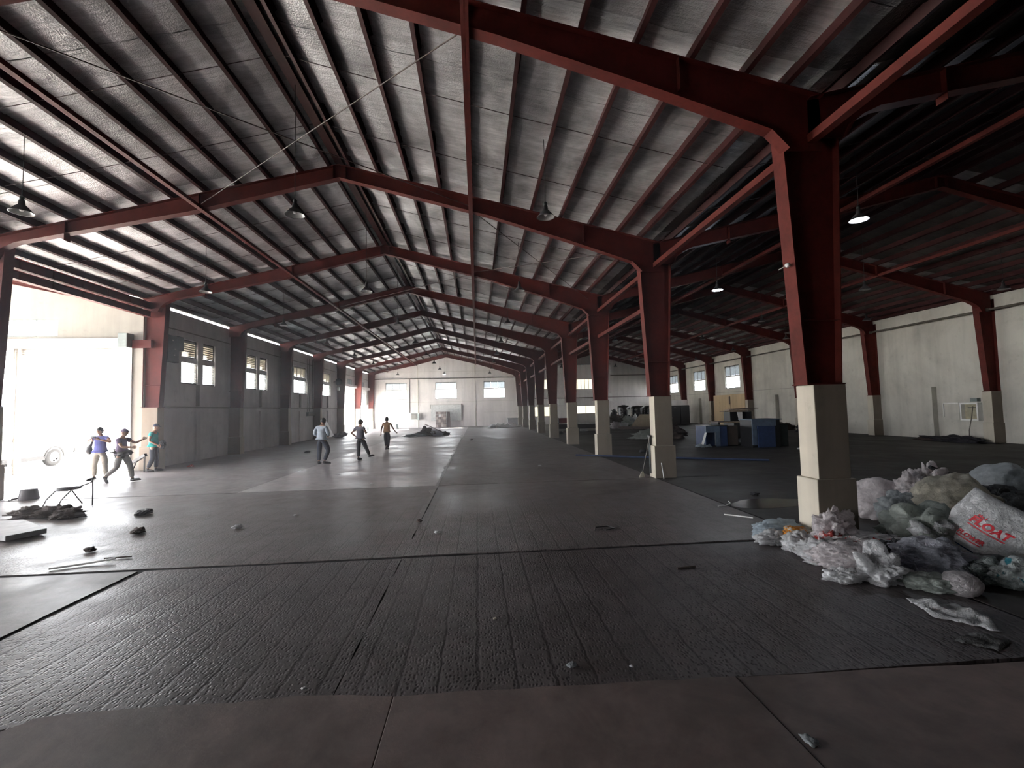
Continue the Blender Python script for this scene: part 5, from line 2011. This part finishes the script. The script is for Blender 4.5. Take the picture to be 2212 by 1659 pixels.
# ------------------------------------------------------------------ car outside the roller door
M['car_paint'] = simple('car_silver', (0.30, 0.30, 0.27), 0.45, 0.1, var=0.05, bmp=0)
M['car_glass'] = simple('car_glass', (0.10, 0.12, 0.13), 0.06, bmp=0, var=0.05)
M['tyre'] = simple('tyre_rubber', (0.008, 0.008, 0.009), 0.95, bmp=0)
M['sill'] = simple('sill_grey', (0.014, 0.014, 0.016), 0.9, bmp=0)
CX_, HW = -19.05, 0.93
car = thing('car', 'silver SUV parked outside the roller door at the left edge', 'car', (CX_, 19.9, 0))
ST = [  # y, zbottom, belt z, roof z, half width belt, half width roof
    (17.55, 0.50, 0.72, 0.78, 0.74, 0.60), (17.68, 0.34, 0.88, 0.93, 0.84, 0.70), (18.0, 0.34, 0.98, 1.03, 0.90, 0.74), (18.6, 0.34, 1.05, 1.10, 0.93, 0.76),
    (18.85, 0.34, 1.08, 1.16, 0.93, 0.74), (19.35, 0.34, 1.10, 1.56, 0.93, 0.66), (19.7, 0.34, 1.12, 1.68, 0.93, 0.66), (20.4, 0.34, 1.14, 1.72, 0.93, 0.67),
    (21.2, 0.34, 1.16, 1.70, 0.93, 0.66), (21.8, 0.36, 1.17, 1.62, 0.92, 0.64), (22.05, 0.40, 1.15, 1.48, 0.90, 0.62), (22.22, 0.46, 1.02, 1.12, 0.88, 0.70), (22.25, 0.55, 0.80, 0.86, 0.82, 0.66)]
vs, fs = [], []
for (y, zb, zl, zr_, hw, hr) in ST:
    half = [(0.0, zb), (hw * 0.86, zb), (hw * 0.97, zb + 0.12), (hw, (zb + zl) / 2), (hw * 0.985, zl), (hr + 0.03, zr_ - 0.06), (hr - 0.08, zr_), (0.0, zr_ + 0.02)]
    ring = [(CX_ + a, y, z) for a, z in half] + [(CX_ - a, y, z) for a, z in half[-2:0:-1]]
    vs += ring
k = 14
for i in range(len(ST) - 1):
    for j in range(k):
        fs.append((i * k + j, i * k + (j + 1) % k, (i + 1) * k + (j + 1) % k, (i + 1) * k + j))
fs.append(tuple(range(k)))
fs.append(tuple(range((len(ST) - 1) * k, len(ST) * k))[::-1])
m = MB()
m.add(vs, fs)
o = m.build('car_body', M['car_paint'], car, smooth=True)
for sgn in (1, -1):
    for (ya, yb) in ((19.45, 20.25), (20.33, 21.1), (21.18, 21.75)):
        m = MB()
        x0_, x1_ = CX_ + sgn * 0.935, CX_ + sgn * 0.735
        ya2 = ya + (0.18 if ya < 19.5 else 0)
        yb2 = yb - (0.15 if yb > 21.5 else 0)
        m.add([(x0_, ya, 1.17), (x0_, yb, 1.18), (x1_, yb2, 1.58), (x1_, ya2, 1.58), (x0_ - sgn * 0.02, ya, 1.17), (x0_ - sgn * 0.02, yb, 1.18), (x1_ - sgn * 0.02, yb2, 1.58), (x1_ - sgn * 0.02, ya2, 1.58)],
              [(0, 1, 2, 3), (7, 6, 5, 4), (0, 4, 5, 1), (1, 5, 6, 2), (2, 6, 7, 3), (3, 7, 4, 0)])
        m.build('side_window', M['car_glass'], car)
    for yw in (18.45, 21.15):
        m = MB()
        xw = CX_ + sgn * 0.80
        m.lathe([(0.22, -0.11), (0.34, -0.11), (0.375, -0.08), (0.38, 0.0), (0.375, 0.08), (0.34, 0.11), (0.22, 0.11)], (xw + sgn * 0.03, yw, 0.38), 28, 'x')
        wh = m.build('wheel', M['tyre'], car, smooth=True)
        m = MB()
        m.lathe([(0.0, 0.07), (0.06, 0.075), (0.08, 0.06)], (xw + sgn * 0.03, yw, 0.38), 16, 'x')
        m.lathe([(0.20, 0.09 * sgn), (0.24, 0.10 * sgn), (0.25, 0.08 * sgn)], (xw + sgn * 0.03, yw, 0.38), 24, 'x')
        for q in range(6):
            a = q * pi / 3
            m.bar((xw + sgn * 0.10, yw + cos(a) * 0.04, 0.38 + sin(a) * 0.04), (xw + sgn * 0.115, yw + cos(a) * 0.23, 0.38 + sin(a) * 0.23), 0.06, 0.02, up=(sgn, 0, 0))
        m.build('rim', M['white'], wh)
        m = MB()
        arc = []
        for q in range(13):
            a = pi * q / 12
            arc.append((xw + sgn * 0.14, yw + cos(a) * 0.44, 0.38 + sin(a) * 0.44))
        m.tube(arc, 0.035, 6)
        m.build('wheel_arch', M['sill'], car)
    m = MB()
    m.box(CX_ + sgn * 0.84, CX_ + sgn * 0.95, 18.95, 20.72, 0.30, 0.46)
    m.build('side_sill', M['sill'], car, bevel=0.02)
    m = MB()
    m.tube([(CX_ + sgn * 0.60, 19.7, 1.70), (CX_ + sgn * 0.60, 20.4, 1.78), (CX_ + sgn * 0.60, 21.6, 1.72)], 0.022, 6)
    m.build('roof_rail', M['sill'], car)
    m = MB()
    m.box(CX_ + sgn * 0.93, CX_ + sgn * 1.12, 19.22, 19.34, 1.12, 1.28)
    m.build('mirror', M['sill'], car, bevel=0.02)
    m = MB()
    m.box(CX_ + sgn * 0.74, CX_ + sgn * 0.90, 22.1, 22.24, 0.85, 1.12)
    m.build('tail_lamp', simple('lamp_red', (0.35, 0.03, 0.03), 0.2, bmp=0), car)
    m = MB()
    m.box(CX_ + sgn * 0.915, CX_ + sgn * 0.945, 20.0, 20.2, 1.0, 1.03)
    m.build('door_handle', M['sill'], car)
m = MB()
m.box(CX_ - 0.9, CX_ + 0.9, 22.15, 22.42, 0.48, 0.72)
m.build('rear_bumper', M['sill'], car, bevel=0.04)
m = MB()
m.box(CX_ - 0.62, CX_ + 0.62, 18.98, 19.0, 1.2, 1.22)
m.add([(CX_ - 0.72, 18.87, 1.17), (CX_ + 0.72, 18.87, 1.17), (CX_ + 0.62, 19.32, 1.55), (CX_ - 0.62, 19.32, 1.55), (CX_ - 0.72, 18.89, 1.15), (CX_ + 0.72, 18.89, 1.15), (CX_ + 0.62, 19.34, 1.53), (CX_ - 0.62, 19.34, 1.53)],
      [(0, 1, 2, 3), (7, 6, 5, 4), (0, 4, 5, 1), (1, 5, 6, 2), (2, 6, 7, 3), (3, 7, 4, 0)])
m.build('windscreen', M['car_glass'], car)

# ------------------------------------------------------------------ people
def cloth_mat(name, col, rough=0.85):
    return simple(name, col, rough, var=0.25, scale=9, bmp=0.2)


M['skin'] = simple('skin', (0.30, 0.165, 0.11), 0.55, var=0.08, bmp=0.03)
M['hair'] = simple('hair_black', (0.012, 0.010, 0.010), 0.6, bmp=0.3, scale=40)
M['shoe'] = simple('shoe_black', (0.02, 0.018, 0.018), 0.45, bmp=0.05)
M['eye'] = simple('eye_dark', (0.03, 0.02, 0.02), 0.2, bmp=0)
M['lip'] = simple('lip', (0.22, 0.08, 0.07), 0.5, bmp=0)

SKEL = {'pelvis': (0, 0, 0.93), 'waist': (0, 0.01, 1.06), 'chest': (0, 0.0, 1.24), 'upper': (0, -0.01, 1.37), 'neck': (0, 0.0, 1.46), 'skull': (0, 0.02, 1.54),
        'shL': (-0.175, -0.01, 1.385), 'elL': (-0.235, -0.03, 1.11), 'wrL': (-0.245, 0.05, 0.87),
        'shR': (0.175, -0.01, 1.385), 'elR': (0.235, -0.03, 1.11), 'wrR': (0.245, 0.05, 0.87),
        'hiL': (-0.09, 0, 0.90), 'knL': (-0.10, 0.02, 0.49), 'anL': (-0.10, -0.02, 0.085), 'toL': (-0.12, 0.15, 0.03),
        'hiR': (0.09, 0, 0.90), 'knR': (0.10, 0.02, 0.49), 'anR': (0.10, -0.02, 0.085), 'toR': (0.12, 0.15, 0.03)}
RAD = {'pelvis': (0.150, 0.108), 'waist': (0.138, 0.100), 'chest': (0.158, 0.112), 'upper': (0.135, 0.09), 'neck': (0.062, 0.064), 'skull': (0.066, 0.070),
       'shL': (0.062, 0.058), 'elL': (0.041, 0.041), 'wrL': (0.028, 0.023), 'shR': (0.062, 0.058), 'elR': (0.041, 0.041), 'wrR': (0.028, 0.023),
       'hiL': (0.094, 0.098), 'knL': (0.058, 0.060), 'anL': (0.038, 0.042), 'toL': (0.036, 0.022),
       'hiR': (0.094, 0.098), 'knR': (0.058, 0.060), 'anR': (0.038, 0.042), 'toR': (0.036, 0.022)}
BONES = [('pelvis', 'waist'), ('waist', 'chest'), ('chest', 'upper'), ('upper', 'neck'), ('neck', 'skull'), ('upper', 'shL'), ('shL', 'elL'), ('elL', 'wrL'),
         ('upper', 'shR'), ('shR', 'elR'), ('elR', 'wrR'), ('pelvis', 'hiL'), ('hiL', 'knL'), ('knL', 'anL'), ('pelvis', 'hiR'), ('hiR', 'knR'), ('knR', 'anR')]


def skin_mesh(J, bones, scale_r, root, extra_r=None, sub=2):
    """grow one continuous surface round the bones; returns verts, faces"""
    names = []
    for a, b in bones:
        for q in (a, b):
            if q not in names:
                names.append(q)
    me = bpy.data.meshes.new('s')
    me.from_pydata([J[q] for q in names], [(names.index(a), names.index(b)) for a, b in bones], [])
    ob = bpy.data.objects.new('s', me)
    COL.objects.link(ob)
    md = ob.modifiers.new('skin', 'SKIN')
    md.use_smooth_shade = True
    md.branch_smoothing = 0.6
    sl = me.skin_vertices[0].data if me.skin_vertices else None
    if sl is None:
        bm = bmesh.new()
        bm.from_mesh(me)
        bm.verts.layers.skin.verify()
        bm.to_mesh(me)
        bm.free()
        sl = me.skin_vertices[0].data
    for i, q in enumerate(names):
        base = q.split('#')[0]
        rx, ry = (extra_r or {}).get(q) or RAD[base]
        k_ = 1.0 if base in ('neck', 'skull', 'collar', 'waistband') else 1.14
        sl[i].radius = (rx * scale_r * k_, ry * scale_r * k_)
        sl[i].use_root = (q == root)
    ss = ob.modifiers.new('sub', 'SUBSURF')
    ss.levels = sub
    ss.render_levels = sub
    dg = bpy.context.evaluated_depsgraph_get()
    me2 = bpy.data.meshes.new_from_object(ob.evaluated_get(dg))
    vs_ = [v.co.copy() for v in me2.vertices]
    fs_ = [tuple(p.vertices) for p in me2.polygons]
    bpy.data.objects.remove(ob)
    bpy.data.meshes.remove(me)
    bpy.data.meshes.remove(me2)
    return vs_, fs_


def mids(J, a, b, f, name):
    J[name] = tuple(Vector(J[a]).lerp(Vector(J[b]), f))


def head_geo(m, c, yaw, pitch):
    """a head with brow, nose, mouth, chin and ears, facing +y before turning"""
    Rm = Matrix.Rotation(yaw, 3, 'Z') @ Matrix.Rotation(pitch, 3, 'X')
    vs_, fs_ = ICO[4]
    out = []
    for p in vs_:
        x, y, z = p.x * 0.084, p.y * 0.102, p.z * 0.126
        if p.z < 0:                                   # jaw narrows
            x *= 1 + 0.28 * p.z
            y *= 1 + 0.10 * p.z
        if p.y > 0.2:                                 # flatter face
            y *= 0.93
            fz = p.z
            nose = math.exp(-((p.x / 0.16) ** 2) - ((fz + 0.12) / 0.20) ** 2)
            y += 0.028 * nose
            y += 0.006 * math.exp(-((fz - 0.22) / 0.10) ** 2) * math.exp(-((p.x / 0.6) ** 2))
            for sx_ in (-0.36, 0.36):
                y -= 0.009 * math.exp(-(((p.x - sx_) / 0.17) ** 2) - ((fz - 0.06) / 0.12) ** 2)
            y += 0.006 * math.exp(-((p.x / 0.30) ** 2) - ((fz + 0.50) / 0.09) ** 2)
            y += 0.010 * math.exp(-((p.x / 0.35) ** 2) - ((fz + 0.85) / 0.16) ** 2)
        out.append(Vector(c) + Rm @ Vector((x, y, z)))
    m.m = 0
    m.add(out, fs_)
    for s_ in (-1, 1):
        e = Vector((s_ * 0.086, -0.005, -0.005))
        ev = []
        v2, f2 = ICO[2]
        for p in v2:
            ev.append(Vector(c) + Rm @ (e + Vector((p.x * 0.010, p.y * 0.020, p.z * 0.030))))
        m.add(ev, f2)
        m.m = 1
        ev = [Vector(c) + Rm @ (Vector((s_ * 0.030, 0.087, 0.008)) + Vector((p.x * 0.012, p.y * 0.006, p.z * 0.006))) for p in v2]
        m.add(ev, f2)
        m.m = 0
    m.m = 2
    v2, f2 = ICO[2]
    m.add([Vector(c) + Rm @ (Vector((0, 0.093, -0.066)) + Vector((p.x * 0.024, p.y * 0.006, p.z * 0.006))) for p in v2], f2)
    m.m = 0
    return Rm


def hand_geo(m, wr, el, side, curl=0.5, facing=None):
    """palm, four unequal fingers and a thumb leaving the side of the palm"""
    d = (Vector(wr) - Vector(el)).normalized()
    ref = Vector(facing) if facing else Vector((0, 1, 0))
    pn = ref - d * ref.dot(d)
    if pn.length < 0.1:
        pn = Vector((1, 0, 0)) - d * d.x
    pn.normalize()                 # from little finger towards the thumb side
    nrm = d.cross(pn).normalized() * side
    w0 = Vector(wr)
    m.m = 0
    m.tube([w0 - d * 0.02, w0 + d * 0.02, w0 + d * 0.05, w0 + d * 0.09], [0.020, 0.024, 0.032, 0.028], 8)
    m.obox(w0 + d * 0.055, pn, d, nrm, 0.038, 0.036, 0.012)
    for i, (o_, L) in enumerate([(0.030, 0.072), (0.010, 0.080), (-0.010, 0.074), (-0.030, 0.058)]):
        p = w0 + d * 0.085 + pn * o_
        pts = [p]
        a = 0.25
        for k in range(3):
            a += curl * (0.45 + 0.2 * k)
            pts.append(pts[-1] + (d * cos(a) + nrm * sin(a)) * (L / 3))
        m.tube(pts, [0.0095, 0.0090, 0.0080, 0.0060], 6)
    p = w0 + d * 0.03 + pn * 0.032
    m.tube([p, p + d * 0.025 + pn * 0.022, p + d * 0.050 + pn * 0.026 + nrm * 0.012, p + d * 0.066 + pn * 0.018 + nrm * 0.022], [0.012, 0.011, 0.009, 0.006], 6)


def xform(o, loc, heading, s):
    o.location = loc
    o.rotation_euler = (0, 0, heading)
    o.scale = (s, s, s)


def person(label, loc, heading, h, pose, shirt, trousers, sleeve=1.0, cap=None, head_yaw=0.0, head_pitch=0.0, handf=(None, None), curl=0.5, shorts=False, shirt_name='shirt', loose=1.0):
    J = dict(SKEL)
    J.update(pose)
    s = h / 1.70
    P = bpy.data.objects.new('person', None)
    COL.objects.link(P)
    tag(P, label, 'person')
    # body: one surface, plus head, hands and ears in the same mesh
    vs_, fs_ = skin_mesh(J, BONES, 0.92, 'pelvis')
    m = MB()
    m.add(vs_, fs_)
    hc = Vector(J['skull']) + Vector((0, 0.015, 0.055))
    Rm = head_geo(m, hc, head_yaw, head_pitch)
    hand_geo(m, J['wrL'], J['elL'], -1, curl, handf[0])
    hand_geo(m, J['wrR'], J['elR'], 1, curl, handf[1])
    parts = [m.build('body', [M['skin'], M['eye'], M['lip']], None, smooth=True)]
    # trousers
    J2 = dict(J)
    J2['waistband'] = tuple(Vector(J['pelvis']).lerp(Vector(J['waist']), 0.75))
    for s_ in 'LR':
        mids(J2, 'hi' + s_, 'kn' + s_, 0.5, 'th' + s_)
        mids(J2, 'kn' + s_, 'an' + s_, 0.35, 'ca' + s_)
        mids(J2, 'kn' + s_, 'an' + s_, 0.93, 'cf' + s_)
    er = {'waistband': (0.150, 0.112), 'pelvis': (0.162, 0.122)}
    for s_ in 'LR':
        er['hi' + s_] = (0.106 * loose, 0.110 * loose)
        er['th' + s_] = (0.092 * loose, 0.096 * loose)
        er['kn' + s_] = (0.072 * loose, 0.074 * loose)
        er['ca' + s_] = (0.068 * loose, 0.070 * loose)
        er['cf' + s_] = (0.056 * loose, 0.060 * loose)
    bn = [('pelvis', 'waistband')]
    for s_ in 'LR':
        bn += [('pelvis', 'hi' + s_), ('hi' + s_, 'th' + s_), ('th' + s_, 'kn' + s_)]
        if not shorts:
            bn += [('kn' + s_, 'ca' + s_), ('ca' + s_, 'cf' + s_)]
    vs_, fs_ = skin_mesh(J2, bn, 1.0, 'pelvis', er)
    m = MB()
    m.add(vs_, fs_)
    parts.append(m.build('trousers' if not shorts else 'shorts', trousers, None, smooth=True))
    # shirt
    J3 = dict(J)
    J3['hem'] = tuple(Vector(J['pelvis']) + Vector((0, 0, 0.015)))
    er = {'hem': (0.172, 0.130), 'waist': (0.160, 0.122), 'chest': (0.178, 0.128), 'upper': (0.150, 0.10), 'collar': (0.066, 0.068)}
    J3['collar'] = tuple(Vector(J['upper']).lerp(Vector(J['neck']), 0.62))
    bn = [('hem', 'waist'), ('waist', 'chest'), ('chest', 'upper'), ('upper', 'collar')]
    for s_ in 'LR':
        er['sh' + s_] = (0.078, 0.074)
        bn.append(('upper', 'sh' + s_))
        if sleeve >= 1:
            mids(J3, 'el' + s_, 'wr' + s_, 0.9, 'sc' + s_)
            er['el' + s_] = (0.058, 0.058)
            er['sc' + s_] = (0.040, 0.036)
            bn += [('sh' + s_, 'el' + s_), ('el' + s_, 'sc' + s_)]
        else:
            mids(J3, 'sh' + s_, 'el' + s_, sleeve, 'sc' + s_)
            er['sc' + s_] = (0.066, 0.064)
            bn += [('sh' + s_, 'sc' + s_)]
    vs_, fs_ = skin_mesh(J3, bn, 1.0, 'waist', er)
    m = MB()
    out = []
    for v in vs_:
        q = v * 9
        out.append(v + Vector((noise.noise(q), noise.noise(q + Vector((9, 0, 0))), 0)) * 0.007)
    m.add(out, fs_)
    parts.append(m.build(shirt_name, shirt, None, smooth=True))
    # shoes
    for s_ in 'LR':
        an, to = Vector(J['an' + s_]), Vector(J['to' + s_])
        d = (to - an)
        dd = d.normalized()
        m = MB()
        b0 = an + Vector((0, 0, -0.045)) - dd * 0.05
        m.tube([b0, an + Vector((0, 0, -0.04)), an.lerp(to, 0.5) + Vector((0, 0, -0.015)), to + Vector((0, 0, 0.005)), to + dd * 0.06], [0.034, 0.044, 0.046, 0.040, 0.020], 10)
        m.tube([an + Vector((0, 0, 0.03)), an + Vector((0, 0, -0.03))], [0.046, 0.046], 10)
        parts.append(m.build('shoe', M['shoe'], None, smooth=True))
    # hair or cap
    m = MB()
    v2, f2 = ICO[3]
    keep = {}
    vv = []
    for i, p in enumerate(v2):
        lim = 0.12 if p.y > 0.15 else -0.55
        if cap:
            lim = 0.20
        z = max(p.z, lim)
        rr_ = sqrt(max(0, 1 - z * z)) / max(1e-3, sqrt(max(1e-6, 1 - p.z * p.z))) if z != p.z else 1
        q = Vector((p.x * 0.093 * rr_, (p.y * 0.112 * rr_) - 0.004, z * 0.138 + 0.006))
        vv.append(hc + Rm @ q)
    m.add(vv, f2)
    parts.append(m.build('cap' if cap else 'hair', cap or M['hair'], None, smooth=True))
    if cap:
        m = MB()
        br = []
        for sgn in (0.0, 0.006):
            for q in range(9):
                a = pi * q / 8
                br.append(hc + Rm @ Vector((0.072 * cos(a), 0.075 + 0.085 * sin(a), 0.040 - 0.03 * sin(a) + sgn)))
        fsb = [tuple(range(9)), tuple(range(17, 8, -1))] + [(i, i + 9, i + 10, i + 1) for i in range(8)] + [(8, 17, 9, 0)]
        m.add(br, fsb)
        parts.append(m.build('cap_brim', cap, None))
    for o in parts:
        o.parent = P
    xform(P, loc, heading, s)
    return P


def held(P, label, cat, name, geo, mat):
    """something carried: its own top-level thing, placed in the person's frame"""
    m = MB()
    geo(m)
    Mx = Matrix.Translation(P.location) @ Matrix.Rotation(P.rotation_euler.z, 4, 'Z') @ Matrix.Scale(P.scale.x, 4)
    m.v = [tuple(Mx @ Vector(p)) for p in m.v]
    o = m.build(name, mat, None, smooth=True)
    tag(o, label, cat)
    return recentre(o)


navy = cloth_mat('trousers_navy', (0.022, 0.026, 0.042))
darkcl = cloth_mat('trousers_dark', (0.020, 0.018, 0.024))
# A: back view, grey-blue shirt, looking down at something held in both hands
A = person('person from behind in a light grey-blue long-sleeved shirt and navy trousers, looking down', (-6.12, 18.55, 0), radians(-14), 1.78,
           {'skull': (0.01, 0.075, 1.53), 'neck': (0.0, 0.03, 1.455), 'elL': (-0.29, -0.03, 1.13), 'wrL': (-0.20, 0.20, 1.02), 'elR': (0.28, 0.0, 1.12), 'wrR': (0.12, 0.24, 1.04),
            'knR': (0.22, 0.10, 0.50), 'anR': (0.13, -0.05, 0.10), 'toR': (0.26, 0.09, 0.03), 'knL': (-0.10, 0.02, 0.49), 'anL': (-0.08, -0.06, 0.085), 'toL': (-0.12, 0.11, 0.03)},
           cloth_mat('shirt_grey_blue', (0.34, 0.39, 0.45)), navy, 1.0, None, 0.1, -0.45)
held(A, 'dark phone held by the person in the grey-blue shirt', 'phone', 'phone', lambda m: m.obox((-0.04, 0.33, 1.06), (1, 0, 0), (0, 0.8, 0.6), (0, -0.6, 0.8), 0.04, 0.08, 0.005), M['black'])
# B: back view, left hand on hip, right foot forward
B = person('person from behind in dark clothes with the left hand on the hip', (-4.9, 19.65, 0), radians(-22), 1.66,
           {'elL': (-0.42, -0.06, 1.15), 'wrL': (-0.20, 0.02, 0.97), 'elR': (0.26, 0.02, 1.13), 'wrR': (0.14, 0.22, 1.16), 'knR': (0.19, 0.12, 0.52), 'anR': (0.27, 0.26, 0.17), 'toR': (0.36, 0.38, 0.16),
            'knL': (-0.10, 0.0, 0.49), 'anL': (-0.08, -0.04, 0.085), 'toL': (-0.08, 0.14, 0.03)},
           cloth_mat('shirt_grey_purple', (0.13, 0.12, 0.15)), darkcl, 0.55, None, -0.5, 0)
# C: farther, orange-tan T-shirt, arms away from the body
C_ = person('person in an orange-tan T-shirt walking away with both arms held off the body', (-4.75, 24.5, 0), radians(8), 1.68,
            {'elL': (-0.27, -0.05, 1.12), 'wrL': (-0.30, 0.05, 0.86), 'elR': (0.30, 0.02, 1.14), 'wrR': (0.44, 0.14, 0.93), 'knR': (0.08, 0.06, 0.50), 'anR': (0.05, -0.02, 0.085), 'toR': (0.07, 0.15, 0.03),
             'knL': (-0.07, 0.0, 0.52), 'anL': (-0.03, -0.22, 0.16), 'toL': (-0.05, -0.10, 0.03)},
            cloth_mat('tshirt_orange_tan', (0.50, 0.30, 0.16)), darkcl, 0.5, None, -0.1, 0)
# D: facing us, hands raised to the face with a phone
D_ = person('person facing the camera in a blue shirt, holding a phone up to the face', (-12.28, 15.95, 0), radians(186), 1.68,
            {'elL': (-0.36, 0.10, 1.22), 'wrL': (-0.12, 0.24, 1.33), 'elR': (0.36, 0.10, 1.22), 'wrR': (0.10, 0.26, 1.30), 'hiL': (-0.10, 0, 0.9), 'knL': (-0.16, 0.02, 0.49), 'anL': (-0.18, -0.02, 0.085), 'toL': (-0.24, 0.13, 0.03),
             'knR': (0.15, 0.02, 0.49), 'anR': (0.17, -0.02, 0.085), 'toR': (0.24, 0.13, 0.03)},
            cloth_mat('shirt_blue', (0.08, 0.09, 0.30)), cloth_mat('trousers_khaki', (0.30, 0.28, 0.24)), 0.5, None, 0, 0.05, ((0, 0.2, 1), (0, 0.2, 1)))
held(D_, 'phone held up by the person in the blue shirt', 'phone', 'phone', lambda m: m.obox((0.0, 0.335, 1.41), (1, 0, 0), (0, 0, 1), (0, 1, 0), 0.075, 0.038, 0.005), M['black'])
held(D_, 'dark shoulder bag hanging at the side of the person in the blue shirt', 'bag', 'shoulder_bag', lambda m: (m.tube([(0.17, -0.02, 1.44), (0.30, -0.02, 1.10), (0.36, 0.0, 0.86)], [0.012, 0.05, 0.02], 8), m.add(*crumple_geo((0.33, -0.02, 0.98), (0.10, 0.07, 0.16), 4.4, 0.2, 3))), M['black'])
# E: striding to the right with a cap, one arm stretched out
E_ = person('person in a purple-grey shirt and cap striding right with one arm stretched out', (-11.0, 15.1, 0), radians(-88), 1.64,
            {'neck': (0, 0.03, 1.46), 'skull': (0, 0.06, 1.53), 'elL': (-0.22, 0.26, 1.24), 'wrL': (-0.18, 0.48, 1.34), 'elR': (0.24, 0.16, 1.14), 'wrR': (0.16, 0.40, 1.12),
             'knL': (-0.09, 0.20, 0.52), 'anL': (-0.09, 0.27, 0.10), 'toL': (-0.10, 0.46, 0.07), 'knR': (0.09, -0.08, 0.48), 'anR': (0.09, -0.42, 0.20), 'toR': (0.10, -0.34, 0.03)},
            cloth_mat('shirt_purple_grey', (0.16, 0.12, 0.20)), cloth_mat('trousers_grey', (0.24, 0.23, 0.22)), 0.6, cloth_mat('cap_purple', (0.12, 0.09, 0.16)), 0, 0, ((0, 0, 1), (0, 0, 1)))
held(E_, 'dark jacket tied round the waist of the striding person', 'jacket', 'jacket', lambda m: m.add(*crumple_geo((0.0, 0.03, 0.93), (0.20, 0.24, 0.12), 6.1, 0.4, 4, 2.0, 0.6)), M['hair'])
# F: teal shirt, dark cap, by the pedestal
F_ = person('person in a teal shirt and dark blue cap beside the first left pedestal', (-11.9, 17.85, 0), radians(-80), 1.72,
            {'neck': (0, 0.03, 1.46), 'skull': (0, 0.06, 1.53), 'elL': (-0.22, -0.06, 1.12), 'wrL': (-0.16, 0.18, 0.98), 'elR': (0.24, -0.04, 1.12), 'wrR': (0.20, 0.20, 0.96),
             'knL': (-0.09, 0.06, 0.49), 'anL': (-0.09, 0.04, 0.085), 'toL': (-0.10, 0.22, 0.03), 'knR': (0.09, 0.02, 0.49), 'anR': (0.09, -0.14, 0.10), 'toR': (0.10, 0.02, 0.03)},
            cloth_mat('shirt_teal', (0.03, 0.42, 0.40)), navy, 0.55, cloth_mat('cap_navy', (0.02, 0.025, 0.05)), 0, 0)
held(F_, 'black bag carried in front by the person in the teal shirt', 'bag', 'shoulder_bag', lambda m: m.add(*crumple_geo((0.06, 0.30, 0.97), (0.12, 0.10, 0.16), 8.2, 0.35, 4)), M['black'])
m = MB()
m.bar((-12.62, 17.9, 0.36), (-12.1, 17.75, 0.62), 0.10, 0.10)
m.bar((-12.7, 17.92, 0.0), (-12.5, 17.87, 0.40), 0.04, 0.04)
m.bar((-12.15, 17.76, 0.0), (-12.15, 17.76, 0.6), 0.04, 0.04)
tag(recentre(m.build('trestle', M['black'])), 'small dark slanting trestle at the foot of the first left pedestal', 'trestle')

# ------------------------------------------------------------------ scatter volume added to imitate veiling glare and lift dark walls
hm = bpy.data.materials.new('glare_haze')
hm.use_nodes = True
hm.node_tree.nodes.clear()
ho = hm.node_tree.nodes.new('ShaderNodeOutputMaterial')
hv = hm.node_tree.nodes.new('ShaderNodeVolumeScatter')
hv.inputs['Density'].default_value = 0.005
hv.inputs['Anisotropy'].default_value = 0.5
hv.inputs['Color'].default_value = (1, 0.97, 1, 1)
hm.node_tree.links.new(hv.outputs[0], ho.inputs['Volume'])
mb = MB()
poly = [(-12.55, 6.3), (4.75, 6.3), (4.75, 53.8), (-12.55, 53.8)]
mb.prism(poly, 'z', 0.06, 8.25)
tag(mb.build('glare_haze', hm), kind='structure')
